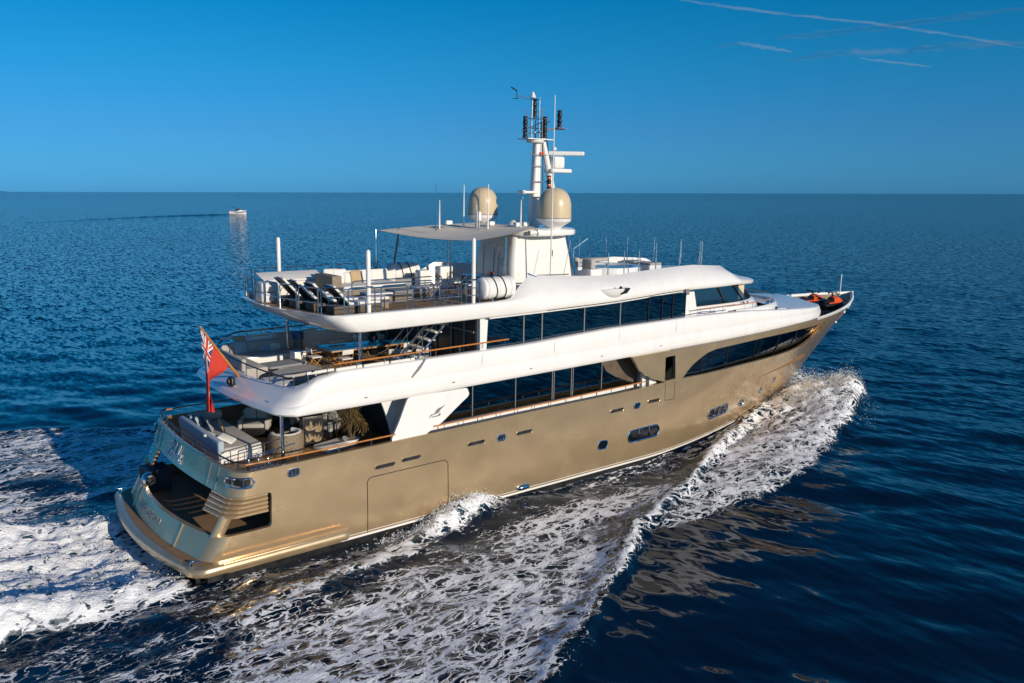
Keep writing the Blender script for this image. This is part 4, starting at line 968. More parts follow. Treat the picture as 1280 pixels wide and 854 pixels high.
for x, y, z0, z1 in ((18.35, -.15, 16.0, 17.1), (18.5, .35, 16.0, 17.3), (19.0, .3, 16.0, 16.9), (18.85, -.35, 16.0, 17.35)): MB().tube([(x, y, z0), (x, y, z1)], [.03, .018], 6).build('mast_whip', GREYP, mast)
mb = MB(); mb.rbox((18.75, 0, 16.5), (1.0, .1, .05), .02); mb.rbox((18.75, 0, 16.3), (.1, .9, .05), .02); mb.build('crossbar', STEEL, mast)
mb = MB(); mb.tube([(19.35, -.1, 16.0), (19.6, -.12, 14.6), (19.9, -.12, 13.4)], .03, 5); mb.tube([(18.95, -.3, 16.0), (19.0, -.32, 13.2)], .02, 5); mb.build('mast_cable', BLACK, mast)
mb = MB(); mb.lathe([(.02, 0), (.12, .02), (.13, .12), (.06, .2), (.01, .21)], (19.3, .1, 16.02), 10); mb.lathe([(.02, 0), (.1, .02), (.1, .1), (.04, .16), (.01, .17)], (19.85, -.1, 15.55), 10); mb.build('small_antenna', WHITE2, mast)
# hardtop pillars on the sun deck
for x, y in ((15.5, -2.0), (15.4, 2.1)): MB().cyl((x, y, 9.2), (x, y, 11.75), .055, n=12).build('hardtop_pillar', STEEL, yacht)
MB().cyl((13.2, 3.6, 9.2), (13.5, 3.3, 11.9), .045, n=10).build('awning_stay', GREYP, yacht)
# awning sail
A, B, Cc, D = Vector((12.7, 3.8, 11.80)), Vector((17.0, 2.2, 12.16)), Vector((17.2, -1.9, 12.14)), Vector((12.5, -3.8, 11.78))
mb = MB(); rows = []
for i in range(25):
    u = i/24; g = []
    for j in range(25):
        v = j/24; p = A*(1-u)*(1-v)+B*u*(1-v)+Cc*u*v+D*(1-u)*v
        pull = .55*(math.sin(math.pi*v)*(1-u)*(1 if u < .999 else 0))
        p = p+Vector((pull*.15, 0, -pull*.22))
        p.y += .35*math.sin(math.pi*u)*(1 if v < .5 else -1)*abs(2*v-1)
        p.z -= .10*math.sin(math.pi*u)*math.sin(math.pi*v)
        g.append(tuple(p))
    rows.append(g)
rows2 = [[(x, y, z-.012) for x, y, z in g] for g in rows]
mb.grid(rows); mb.grid(rows2); mb.build('awning', SAIL, yacht, 60)
MB().tube([(16.8, -2.0, 11.9), (18.0, -1.9, 11.9)], .1, 8).build('awning_boom', WHITE2, yacht)
# stays beside the fin
MB().tube([(15.55, -3.45, 10.32), (17.9, -4.05, 9.3)], .035, 6).build('boarding_prop', NAVY, yacht)
MB().tube([(16.2, -3.3, 10.2), (18.0, -3.3, 10.15)], .03, 6).build('prop_arm', GREYP, yacht)
MB().tube([(18.15, -3.2, 11.6), (17.7, -3.3, 10.1)], .012, 5).build('halyard', TAN, yacht)

# jacuzzi and forward sun deck
mb = MB(); mb.lathe([(1.65, 9.25), (1.7, 9.3), (1.7, 10.02), (1.65, 10.10), (1.38, 10.10), (1.3, 10.04), (1.28, 9.9)], (23.0, -.6, 0), 40); tub = mb.build('spa_tub', WHITE, yacht, 40)
mb = MB(); mb.lathe([(.01, 10.03), (1.31, 10.03), (1.31, 9.98)], (23.0, -.6, 0), 40); mb.build('spa_water', POOLW, tub)
mb = MB(); mb.rbox((27.2, .9, 9.55), (1.0, 2.2, .7), .1); mb.build('sun_pad_base', WHITE, yacht)
for y in (.3, 1.45): MB().rbox((27.2, y, 9.94), (.95, 1.0, .12), .05).build('sun_pad', FABRIC, yacht)
mb = MB(); rows = []
for z in (9.25, 10.12): rows.append([(x, y, z) for x, y in [(20.8, 2.1), (22.5, 2.3), (25, 2.35), (27.2, 2.1)]])
mb.grid(rows); mb.build('spa_coaming', WHITE, yacht)
MB().rbox((23.8, 1.9, 10.12), (3.4, .6, .2), .08).build('spa_bench', FABRIC, yacht)
mb = MB(); mb.tube([(22.2, .9, 9.7), (22.2, .9, 10.85), (22.95, .7, 11.35), (23.1, .7, 11.3), (23.1, .7, 9.7)], .03, 8); mb.build('spa_handrail', STEEL, yacht)
# glass windbreak with stanchions round the forward sun deck
def wb(x, y, h): MB().cyl((x, y, 9.9), (x, y, 9.9+h), .028, .024, 8).build('windbreak_post', STEEL, yacht)
for sg in (-1, 1):
    for x, h in ((20.5, 1.1), (21.7, 1.1), (22.9, 1.12), (24.3, 1.4), (26.2, 1.4), (27.9, 1.35)): wb(x, sg*(sd_half(x)-1.0 if x < 28 else 2.4), h)
    wb(29.0, sg*1.6, 1.3)
wb(29.4, 0, 1.3)
pth = []
for sg in (-1, 1):
    mb = MB(); xs_ = np.linspace(24.3, 27.9, 12)
    ptsb = [(x, sg*((sd_half(x)-1.02)*(1-.5*sstep(27, 29.6, x))), 9.98) for x in xs_]
    mb.grid([ptsb, [(x, y, z+.8) for x, y, z in ptsb]]); mb.build('windbreak_glass', CLEAR, yacht)
for x, y, rz in ((20.9, -1.6, 0), (21.2, .4, .2)):
    pass

# flagstaff
MB().tube([(4.5, 0, 6.70), (3.7, 0, 7.87), (3.12, 0, 8.76)], [.05, .045, .028], 10).build('flagstaff', TEAKRAIL, yacht)
mb = MB(); mb.rbox((4.12, -.2, 6.62), (.16, .3, .34), .03, rz=.1); mb.rbox((4.02, -.15, 6.62), (.1, .2, .2), .03); mb.build('stern_lamp', BLACK, yacht)
mb = MB()
for y in (-3.6, 3.6): mb.rbox((4.02, y, 6.6), (.05, .3, .05), .02)
for y in (-1.6, ): mb.rbox((3.83, y, 6.25), (.05, .35, .06), .02)
mb.build('stern_fitting', CHROME, yacht)

# lettering: yacht name in looping script, port of registry engraved on the transom
def to_transom(u, v, off, u0, z0):   # u to starboard along the curve, v up
    z = z0+v; y = -(u0+u); return (tab(X0, z)+tab(KC, z)*y*y-off, y, z)
script = {
 'B': [[(.02, .30), (.08, .52), (.22, .66), (.40, .70), (.56, .64), (.58, .52), (.44, .40), (.28, .36), (.46, .33), (.54, .22), (.46, .06), (.28, -.02), (.10, .02), (-.02, .12)], [(.34, .68), (.26, .40), (.18, .10), (.06, -.06), (-.10, -.02)]],
 'e': [[(.60, .14), (.72, .20), (.78, .30), (.72, .36), (.64, .28), (.62, .12), (.68, .02), (.78, .02), (.88, .12)]],
 'h': [[(.88, .12), (1.00, .40), (1.06, .66), (1.00, .68), (.94, .40), (.90, .0)], [(.91, .12), (1.00, .28), (1.08, .28), (1.08, .12), (1.12, .01), (1.20, .08)]],
 'i': [[(1.20, .10), (1.27, .32), (1.25, .10), (1.30, .01), (1.38, .10)], [(1.29, .45), (1.31, .47)]],
 'k': [[(1.38, .10), (1.50, .42), (1.56, .66), (1.50, .68), (1.43, .38), (1.40, 0)], [(1.42, .16), (1.54, .30), (1.60, .28), (1.54, .18), (1.46, .17), (1.56, .04), (1.66, .04), (1.72, .12)]],
 'e2': [[(1.70, .12), (1.82, .20), (1.88, .30), (1.82, .36), (1.74, .28), (1.72, .12), (1.78, .02), (1.88, .02), (2.02, .12)], [(2.02, .0), (2.05, .02)]],
}
mb = MB()
def smooth_path(P, n=5):
    Q = [Vector((a, b, 0)) for a, b in P]; out = []
    for i in range(len(Q)-1):
        p0, p1, p2, p3 = Q[max(i-1, 0)], Q[i], Q[i+1], Q[min(i+2, len(Q)-1)]
        for k in range(n):
            t = k/n; out.append(.5*((2*p1)+(p2-p0)*t+(2*p0-5*p1+4*p2-p3)*t*t+(3*p1-p0-3*p2+p3)*t**3))
    return out+[Q[-1]]
for strokes in script.values():
    for s_ in strokes:
        pts = [to_transom((p.x+.22*p.y)*.82, p.y*.80, .03, -1.45, 3.86) for p in smooth_path(s_)]
        mb.tube(pts, .022, 6)
mb.build('name_lettering', NAMEM, hull)
cu = bpy.data.curves.new('txt', 'FONT'); cu.body = 'GEORGE TOWN'; cu.size = .34; cu.extrude = .004; cu.align_x = 'CENTER'
to = bpy.data.objects.new('txt', cu); COL.objects.link(to); dg = bpy.context.evaluated_depsgraph_get(); dg.update()
tm = bpy.data.meshes.new_from_object(to.evaluated_get(dg)); bpy.data.objects.remove(to, do_unlink=True)
for v in tm.vertices: v.co = to_transom(v.co.x*1.0, v.co.y, .012+v.co.z, -.35, 2.0)
tm.materials.clear(); tm.materials.append(FAINT); tm.name = 'port_lettering'
o = bpy.data.objects.new('port_lettering', tm); COL.objects.link(o); o.parent = hull
# ------------------------------------------------------------------ ensign
def staff(s): a, b = Vector((3.16, 0, 8.68)), Vector((4.08, 0, 7.25)); return a*(1-s)+b*s
NU, NV = 64, 96; mb = MB(); V = []; UV = []
for i in range(NU+1):
    u = i/NU                        # along the hoist, top to bottom
    for j in range(NV+1):
        v = j/NV                    # towards the fly
        p = staff(u)
        drop = 2.95*v
        gather = 1-.94*sstep(0, .5, v)+.0*u
        # the cloth hangs from the peak: lower hoist is pulled back under it as it falls
        cx = 3.22+.10*v; x = cx+(p.x-cx)*gather
        z = p.z-drop*(.60+.40*(1-u)**.7)*(1-.12*u)
        y = .26*math.sin(9*u*(.35+v)+1.2)*min(1, v*2.2)-.10*v+.05*math.sin(19*u+5*v)*v
        x += .16*math.sin(9*u+2.5*v)*v*(1-.2*u)+.10*(u-.4)*v
        V.append((x, y, z)); UV.append((v, u))
fs = []; mi = []
def ensign_col(a, b):               # a: hoist to fly 0..1, b: top to bottom 0..1
    if a < .42 and b < .46:
        x, y = a/.42, b/.46; cx, cy = abs(x-.5), abs(y-.5)
        if cx < .05 or cy < .10: return 0
        if cx < .085 or cy < .17: return 2
        dg_ = min(abs(x-y), abs(x-(1-y)))
        if dg_ < .045: return 0
        if dg_ < .13: return 2
        return 1
    if (a-.75)**2/.010+(b-.5)**2/.022 < .6: return 2 if (a-.75)**2/.005+(b-.5)**2/.012 > .6 else 1
    return 0
for i in range(NU):
    for j in range(NV):
        o_ = i*(NV+1)+j; fs.append((o_, o_+1, o_+NV+2, o_+NV+1)); mi.append(ensign_col((j+.5)/NV, (i+.5)/NU))
mb.v = V; mb.f = fs; mb.mi = mi
fl = solo(mb, 'ensign_flag', [RED, BLUEF, WHITEF], 'red ensign with union canton hanging limp from the varnished stern flagstaff', 'flag', smooth=80)

# ------------------------------------------------------------------ sun deck furniture (deck at 9.23)
SD = 9.235
def make_lounger():
    t = thing('sun_lounger', 'x', 'sun lounger', (0, 0, 0), group='sun loungers at the aft end of the top deck')
    mb = MB(); mb.rbox((1.0, 0, .17), (1.95, .72, .30), .03, n=2); mb.build('base', WICKER, t)
    mb = MB(); mb.box((.42, 0, .70), (.85, .66, .04), ry=R(-0)); o = mb
    mb = MB(); mb.rbox((.30, 0, .68), (.98, .70, .045), .02, ry=R(47), n=2); mb.build('back_frame', BLACK, t)
    mb = MB(); mb.rbox((.37, 0, .71), (.94, .66, .10), .04, ry=R(47), n=2); mb.build('backrest', CANVAS, t)
    mb = MB(); mb.rbox((1.30, 0, .37), (1.28, .68, .10), .04, n=2); mb.build('seat_pad', CANVAS, t)
    for s_ in (-.33, .33): MB().tube([(.12, s_, .3), (.28, s_, .62)], .014, 6).build('strut', BLACK, t)
    return t
LL = ['sun lounger with raised white back, farthest to port beside the white poufs', 'sun lounger with raised white back, second from the port end of the row', 'sun lounger with raised white back, third along, between two others', 'sun lounger with raised white back, nearest the starboard rail corner']
proto = make_lounger()
for i, (x, y) in enumerate(((6.35, .45), (6.4, -.62), (6.55, -1.70), (6.80, -2.80))):
    o = proto if i == 0 else dup(proto, (x, y, SD))
    if i == 0: o.matrix_world = T @ Matrix.Translation((x, y, SD))
    o['label'] = LL[i]
mb = MB(); mb.rbox((0, 0, .22), (.7, .7, .4), .1, n=3); mb.rbox((0, 0, .62), (.7, .7, .38), .1, n=3)
solo(mb, 'pouf', CANVAS, 'two white poufs stacked at the port corner of the top deck', 'pouf', (6.25, 1.35, SD))
# folded cover lying over the port bulwark
mb = MB(); mb.rbox((0, 0, .82), (2.7, .95, .10), .04, n=2, rx=R(16)); mb.rbox((-.1, -.1, .36), (2.4, .6, .70), .05, n=2)
solo(mb, 'covered_bench', CANVAS, 'long low bench under a white cover behind the sun loungers', 'bench', (7.9, 2.75, SD))
# corner sofa with wicker ends
t = thing('corner_sofa', 'wicker sofa with white seat and back cushions on the top deck', 'sofa', (8.5, .2, SD))
MB().rbox((.2, .75, .5), (.42, 1.5, 1.0), .02, n=2).build('wicker_end', WICKERL, t); MB().rbox((1.9, .85, .18), (3.0, 1.7, .36), .03, n=2).build('base', WICKERL, t)
MB().rbox((1.95, .75, .46), (2.9, 1.5, .2), .07).build('seat', CANVAS, t); MB().rbox((1.9, 1.62, .72), (3.2, .22, .62), .08, rx=R(-8)).build('backrest', CANVAS, t)
def pillow(x, y, z, s, rz, ry, m, lab, grp, name='cushion', th=.16):
    mb = MB(); mb.rbox((0, 0, s/2), (s, th, s), th*.48, n=3)
    for i, p in enumerate(mb.v):
        a = min(1, abs(p[0])/(s/2)); b = min(1, abs(p[2]-s/2)/(s/2)); k = 1-.75*max(a, b)**3
        mb.v[i] = (p[0]*(1+.05*b*a), p[1]*k, p[2])
    return solo(mb, name, m, lab, 'cushion', (x, y, z), rz, grp, rx=ry)
G1 = 'cushions leaning along the top deck sofa'
for i, (dx_, s_, m, lab) in enumerate(((.62, .62, CANVAS, 'large white cushion against the brown wicker sofa end'), (.98, .6, CANVAS, 'white cushion second from the wicker sofa end'), (1.36, .45, CANVAS, 'small white cushion in the middle of the top deck sofa'), (1.68, .52, TAN, 'beige tan cushion beside the white ones on the top deck sofa'), (2.2, .55, CANVAS, 'broad white cushion forward of the tan one on the top deck sofa'))):
    pillow(8.5+dx_, 1.45-.06*i, SD+.56, s_, R(-8+5*i), R(-14), m, lab, G1)
t = thing('curved_lounge_chair', 'white lounge chair with upswept pointed back on the top deck', 'chair', (11.9, 1.6, SD))
MB().rbox((0, 0, .22), (.9, .9, .4), .1).build('seat', CANVAS, t)
mb = MB(); rows = []
for i in range(9):
    v_ = i/8; rows.append([(-.3+.9*u_+.15*v_*u_, .45+.18*v_, .4+v_*(.35+.45*u_*u_)) for u_ in np.linspace(0, 1, 9)])
mb.grid(rows); mb.grid([[(x, y+.08, z) for x, y, z in g] for g in rows]); mb.build('backrest', CANVAS, t)
G2 = 'wicker tables on the top deck'
for i, (x, y, sx_, sy_, lab) in enumerate(((9.7, -1.15, 1.0, .9, 'taupe wicker ottoman with white pad near the white pole'), (11.0, -.75, .9, .8, 'taupe wicker low table between the ottoman and the stair rail'), (12.4, -.5, 1.0, .8, 'taupe wicker low table nearest the awning pole'))):
    t = thing('wicker_table', lab, 'table', (x, y, SD), .0, G2)
    MB().rbox((0, 0, .19), (sx_, sy_, .36), .02, n=2).build('base', WICKERL, t); MB().rbox((0, 0, .41), (sx_+.02, sy_+.02, .09), .035, n=2).build('top', CANVAS if i != 1 else GREYC, t)
t = thing('chaise', 'low chaise with flat white pad forward of the sun loungers', 'chaise', (8.9, -2.35, SD)); MB().rbox((0, 0, .2), (.9, .7, .36), .02, n=2).build('base', WICKERL, t); MB().rbox((0, 0, .42), (.95, .72, .1), .04).build('pad', CANVAS, t)
t = thing('grey_sofa', 'grey cushioned sofa in the shade beside the port life raft', 'sofa', (12.8, 2.9, SD))
MB().rbox((.3, 0, .22), (2.2, .8, .42), .08).build('seat', GREYC, t); MB().rbox((.3, .42, .55), (2.2, .2, .65), .08).build('backrest', GREYC, t)
def raft(x, y, z, lab):
    t = thing('life_raft', lab, 'life raft', (x, y, z), 0, 'life raft canisters on the top deck')
    m90 = Matrix.Rotation(R(90), 3, 'Y')
    pr = [(.03, -.82), (.36, -.80), (.43, -.74), (.44, -.6), (.465, -.58), (.465, -.54), (.44, -.52), (.44, -.05), (.455, -.04), (.455, .04), (.44, .05), (.44, .52), (.465, .54), (.465, .58), (.44, .6), (.43, .74), (.36, .80), (.03, .82)]
    mb = MB(); mb.lathe(pr, (0, 0, .5), 28, mtx=m90); mb.build('canister', WHITE, t, 40)
    for dx_ in (-.22, .22):
        mb = MB(); mb.tube([(dx_+.05*math.sin(a*2), .46*math.cos(a), .5+.46*math.sin(a)) for a in np.linspace(0, 2*math.pi, 24, endpoint=False)], .022, 6, closed=True); mb.build('strap', BLACK, t)
    mb = MB(); mb.box((-.4, 0, .06), (.08, .8, .1)); mb.build('cradle', STEEL, t, 0); mb = MB(); mb.box((.4, 0, .06), (.08, .8, .1)); mb.build('cradle', STEEL, t, 0)
raft(13.75, -3.55, 9.36, 'white life raft canister in the sun by the starboard fin')
raft(13.75, 3.5, 9.36, 'shaded life raft canister with black straps at the port rail')
t = thing('deck_cabinet', 'tall white cabinet with vent slots near the port fin', 'cabinet', (14.9, 1.75, SD)); MB().rbox((0, 0, .5), (.7, .5, 1.0), .05, n=2).build('carcass', WHITE, t)
mb = MB()
for i in range(4): mb.box((-.36, -.12+.08*i, .45+.05*i), (.012, .03, .26), rx=R(25))
mb.build('vent', BLACK, t, 0)
solo(MB().rbox((0, 0, .42), (.6, .5, .84), .08), 'deck_locker', WHITE, 'lower white locker standing aft of the tall vented cabinet', 'locker', (14.0, 2.1, SD))
t = thing('bar_table', 'glass topped table with dark frame in front of the mast house', 'table', (15.3, -.55, SD))
MB().rbox((0, 0, .75), (1.0, 1.9, .05), .02, n=2).build('top', NAVY, t)
for a in (-.4, .4):
    for b in (-.8, .8): MB().cyl((a, b, 0), (a, b, .73), .025, n=6).build('leg', BLACK, t)
def wire_chair(x, y, rz, lab):
    t = thing('wire_chair', lab, 'chair', (x, y, SD), rz, 'black framed chairs round the awning table')
    MB().rbox((0, 0, .45), (.48, .48, .07), .03, n=2).build('seat', CANVAS, t)
    mb = MB(); mb.tube([(-.22, -.22, .45), (-.27, -.22, .85), (-.27, .22, .85), (-.22, .22, .45)], .016, 6); mb.tube([(-.25, -.22, .66), (-.25, .22, .66)], .012, 5); mb.build('backrest', BLACK, t)
    for a in (-.2, .2):
        for b in (-.2, .2): MB().cyl((a, b, 0), (a, b, .43), .014, n=6).build('leg', BLACK, t)
wire_chair(14.4, -.95, 0, 'black framed chair at the glass table, aft side nearest starboard'); wire_chair(14.4, .15, .1, 'black framed chair at the glass table, aft side nearest port'); wire_chair(15.3, -2.0, R(90), 'black framed chair at the starboard end of the glass table'); wire_chair(15.3, .95, R(-90), 'black framed chair at the port end of the glass table')
t = thing('fruit_bowl', 'bowl of orange fruit on the glass table below the awning', 'bowl', (15.45, -1.1, SD+.775))
mb = MB(); mb.lathe([(.06, 0), (.1, .02), (.2, .1), (.19, .11), (.02, .04)], n=14); mb.build('dish', CHROME, t)
for a, b in ((0, 0), (.09, .05), (-.08, .06), (.02, -.09)):
    mb = MB(); mb.lathe([(.005, -.06), (.045, -.04), (.06, 0), (.045, .04), (.005, .06)], (a, b, .13), 10); mb.build('fruit', AMBER, t)
t = thing('spa_seat', 'white cushioned seat behind the mast house facing the spa', 'seat', (20.9, -1.75, SD)); MB().rbox((0, 0, .45), (.75, .7, .9), .08).build('base', WHITE, t); MB().rbox((-.2, 0, 1.1), (.3, .7, .5), .1).build('cushion', FABRIC, t)
t = thing('spa_seat', 'white cushioned seat farther inboard behind the mast house', 'seat', (21.0, -.6, SD)); MB().rbox((0, 0, .45), (.75, .7, .9), .08).build('base', WHITE, t); MB().rbox((-.2, 0, 1.1), (.3, .7, .5), .1).build('cushion', FABRIC, t)

# ------------------------------------------------------------------ upper deck furniture (deck at 6.43)
UD = 6.435
t = thing('stern_sofa', 'long L shaped cream sofa wrapping the port stern corner of the middle deck', 'sofa', (5.0, 1.0, UD))
MB().rbox((.35, .95, .22), (.95, 3.0, .42), .06).build('seat', FABRIC, t); MB().rbox((2.05, 2.15, .22), (2.6, .95, .42), .06).build('seat', FABRIC, t)
MB().rbox((-.12, .95, .58), (.2, 3.0, .5), .08).build('backrest', FABRIC, t); MB().rbox((1.9, 2.62, .62), (3.2, .2, .55), .08).build('backrest', FABRIC, t)
mb = MB(); mb.rbox((2.0, 1.66, .24), (2.5, .03, .3), .01, n=1); mb.build('front_panel', WHITE, t)
G3 = 'cushions along the middle deck sofa'
cl = ['grey cushion at the aft end of the long sofa back', 'pale cushion next along the sofa from the stern corner', 'striped pale cushion below the tan round one', 'grey cushion in the middle of the sofa back', 'pale cushion forward of the middle of the sofa', 'small cream cushion beside the tall grey one', 'tall grey cushion at the forward end of the long sofa']
for i, (x, y, s_, rz) in enumerate(((5.15, 2.2, .5, R(70)), (5.3, 3.2, .5, R(35)), (5.95, 3.42, .55, R(0)), (6.5, 3.5, .5, R(5)), (7.0, 3.5, .5, R(-6)), (7.45, 3.5, .5, R(3)), (7.95, 3.5, .68, R(0)))):
    pillow(x, y, UD+.42, s_, rz, R(-16), (GREYC, FABRIC, LIGHTB, FABRIC, LIGHTB, CANVAS, FABRIC)[i], cl[i], G3)
pillow(6.0, 3.66, UD+.62, .5, 0, R(-10), TAN, 'tan round topped cushion propped behind the striped one', G3)
mb = MB(); mb.prism([(a*1.0, b*1.0) for a, b in stadium(2.0, 1.15, 8, r=.5)], 2, .12, .40); mb.prism([(a*.92, b*.9) for a, b in stadium(2.0, 1.15, 8, r=.5)], 2, 0, .12)
solo(mb, 'ottoman', FABRIC, 'large rounded cream ottoman nearest the middle deck stern rail', 'ottoman', (6.55, -.55, UD), R(20))
mb = MB(); mb.prism([(a, b) for a, b in stadium(1.7, 1.0, 8, r=.2)], 2, .28, .36); mb.prism([(a*.4, b*.4) for a, b in stadium(1.7, 1.0, 8, r=.2)], 2, 0, .28)
solo(mb, 'coffee_table', GREYC, 'low dark coffee table in front of the L shaped sofa', 'table', (6.75, 1.15, UD), R(5))
mb = MB(); mb.rbox((0, 0, .18), (1.6, .85, .34), .1)
solo(mb, 'bench_seat', CANVAS, 'white bench seat along the middle deck stern rail', 'bench', (5.25, -1.6, UD), R(80))
t = thing('dining_table', 'long navy topped dining table under the top deck overhang', 'table', (10.4, 1.15, UD))
MB().rbox((0, 0, .76), (3.9, 1.45, .05), .02, n=2).build('top', NAVY, t); MB().rbox((0, 0, .66), (3.6, 1.1, .08), .02, n=1).build('apron', WOODL, t)
for x in (-1.4, 1.4):
    for s_ in (-1, 1): MB().tube([(x-.4*s_, -.3, 0), (x+.4*s_, -.3, .62)], .03, 6).build('leg', WOODL, t); MB().tube([(x-.4*s_, .3, 0), (x+.4*s_, .3, .62)], .03, 6).build('leg', WOODL, t)
def make_chair():
    t = thing('folding_chair', 'x', 'chair', (0, 0, 0), 0, 'folding chairs round the dining table')
    MB().rbox((0, 0, .45), (.46, .5, .05), .02, n=2).build('seat', CANVAS, t); mb = MB(); mb.rbox((-.24, 0, .74), (.04, .52, .20), .018, n=2, ry=R(-8)); mb.build('backrest', CANVAS, t)
    for b in (-.24, .24):
        for s_ in (-1, 1): MB().tube([(-.2*s_, b, 0), (.2*s_, b, .44)], .016, 6).build('leg', WOODL, t)
        MB().tube([(-.2, b, .44), (-.26, b, .84)], .014, 6).build('back_post', WOODL, t); MB().tube([(-.22, b, .64), (.2, b, .66)], .018, 6).build('armrest', WOODL, t)
    return t
ch = make_chair(); side = ['aftmost', 'second from aft', 'second from forward', 'forwardmost']; k = 0
for j, y in enumerate((.15, 2.1)):
    for i in ((0, 3) if j == 0 else range(4)):
        x = 8.95+.95*i; o = ch if k == 0 else dup(ch, (0, 0, 0)); k += 1
        o.matrix_world = T @ Matrix.Translation((x, y, UD)) @ Matrix.Rotation(R(90 if j == 0 else -90)+.12*math.sin(7*k), 4, 'Z')
        o['label'] = 'white folding chair %s on the %s side of the dining table' % (side[i], 'starboard' if j == 0 else 'port')
o = dup(ch, (8.1, 1.15, UD), 0, 'white folding chair at the aft end of the dining table')
o = dup(ch, (11.7, -1.35, UD), R(60), 'white folding chair standing apart beside the staircase')
o = dup(ch, (10.7, -.75, UD), R(75), 'white folding chair pulled back from the table near the staircase foot')
t = thing('planter', 'dry bushy plant in a dark pot on the middle of the dining table', 'plant', (10.9, 1.3, UD+.79)); MB().lathe([(.12, 0), (.2, .05), (.22, .25), (.2, .26), (.02, .2)], n=14).build('pot', BLACK, t)
mb = MB()
for i in range(160):
    a = random.uniform(0, 6.28); e = random.uniform(.1, 1.3); L_ = random.uniform(.15, .42); p = Vector((0, 0, .25)); q = p+Vector((math.cos(a)*math.cos(e), math.sin(a)*math.cos(e), math.sin(e)))*L_
    w = Vector((-math.sin(a), math.cos(a), 0))*.022; mb.add([p, (p+q)/2+w, q, (p+q)/2-w], [(0, 1, 2, 3)])
mb.build('foliage', LEAF, t, 0)
mb = MB(); m90 = Matrix.Rotation(R(90), 3, 'Y'); mb.lathe([(.02, -.4), (.09, -.39), (.1, -.3), (.1, .3), (.09, .39), (.02, .4)], (0, 0, .12), 12, mtx=m90)
solo(mb, 'rolled_towel', FABRIC, 'rolled grey bolster lying on the aft end of the dining table', 'bolster', (9.3, 1.5, UD+.79), R(5))
t = thing('table_lamp', 'small white lamp on the port edge of the dining table', 'lamp', (10.2, 1.6, UD+.79)); MB().cyl((0, 0, 0), (0, 0, .16), .02, n=8).build('stem', WHITE2, t); MB().lathe([(.03, .14), (.08, .17), (.09, .24), (.06, .3), (.01, .31)], n=12).build('shade', WHITE2, t)
t = thing('side_cabinet', 'grey box cabinet at the foot of the port pillar', 'cabinet', (7.75, 1.95, UD)); MB().rbox((0, 0, .28), (.5, .5, .56), .02, n=2).build('body', WHITE2, t); MB().rbox((0, 0, .58), (.54, .54, .04), .015, n=1).build('top', WHITE, t)
t = thing('bin', 'dark blue cylinder bin at the forward end of the sofa', 'bin', (8.5, 3.55, UD)); MB().lathe([(.2, 0), (.22, .02), (.22, .8), (.02, .81)], n=18).build('body', GREYP, t); MB().lathe([(.24, .8), (.25, .84), (.25, 1.1), (.2, 1.16), (.02, 1.17)], n=18).build('lid', NAVY, t)

# ------------------------------------------------------------------ main deck furniture (deck at 3.86)
MD = 3.865
t = thing('stern_daybed', 'deep cream daybed sofa curving along the stern rail of the lower aft deck', 'sofa', (3.1, -1.3, MD))
MB().rbox((.85, 2.1, .24), (1.6, 4.2, .46), .06).build('base', CANVAS, t); MB().rbox((.95, 2.1, .52), (1.4, 4.1, .16), .06).build('mattress', FABRIC, t)
MB().rbox((.12, 2.1, .66), (.24, 4.3, .5), .08).build('backrest', LIGHTB, t)
mb = MB(); mb.rbox((.9, .02, .16), (1.2, .03, .28), .01, n=1); mb.build('front_panel', TAN, t)
mb = MB(); mb.lathe([(.02, -.65), (.17, -.64), (.2, -.58), (.2, .58), (.17, .64), (.02, .65)], (.95, 4.0, .80), 16, mtx=Matrix.Rotation(R(90), 3, 'Y')); mb.build('bolster', FABRIC, t)
G4 = 'cushions on the stern daybed'
for x, y, s_, rz, m, lab in ((3.55, 2.35, .45, 70, LIGHTB, 'pale blue cushion farthest to port on the daybed'), (3.65, 1.9, .5, 60, LIGHTB, 'pale blue cushion in front of the dark one on the daybed'), (3.95, 2.15, .5, 80, GREYC, 'dark grey cushion between two pale ones on the daybed'), (3.85, 1.2, .55, 65, GREYC, 'grey cushion leaning in the middle of the daybed'), (4.15, .85, .55, 75, TAN, 'tan and blue cushion starboard of the grey one on the daybed')):
    pillow(x, y, MD+.59, s_, R(rz), R(-22), m, lab, G4)
pillow(3.6, -.15, MD+.60, .6, R(60), R(-62), CANVAS, 'bright white cushion lying flat, behind its twin', G4); pillow(3.95, -.65, MD+.60, .6, R(50), R(-66), CANVAS, 'bright white cushion lying flat at the sunny end of the daybed', G4)
def armchair(x, y, rz, lab):
    t = thing('armchair', lab, 'armchair', (x, y, MD), rz, 'dark wicker armchairs on the lower aft deck')
    MB().rbox((0, 0, .2), (.95, 1.15, .36), .05, n=2).build('base', BLACK, t); MB().rbox((.05, 0, .45), (.85, .85, .18), .07).build('seat', FABRIC, t); MB().rbox((-.42, 0, .62), (.18, 1.15, .62), .08).build('backrest', FABRIC, t)
    for s_ in (-.52, .52): MB().rbox((.03, s_, .50), (.9, .16, .40), .06).build('armrest', FABRIC, t)
    for s_ in (-.24, .24): MB().rbox((-.28, s_, .80), (.16, .46, .46), .075, ry=R(-12)).build('back_cushion', FABRIC, t)
armchair(5.75, 1.75, R(-125), 'grey armchair with two back cushions beside the dark blue cabinet'); armchair(7.7, 1.35, R(-110), 'grey armchair farther forward behind the round barrel chair'); armchair(7.9, .0, R(-150), 'grey armchair just behind the framed relief panel')
t = thing('tall_table', 'tall dark blue square table beside the grey armchair', 'table', (6.85, 2.5, MD)); MB().rbox((0, 0, .96), (.75, .75, .06), .02, n=2).build('top', NAVY, t); MB().rbox((0, 0, .47), (.55, .55, .92), .02, n=2).build('plinth', BLACK, t)
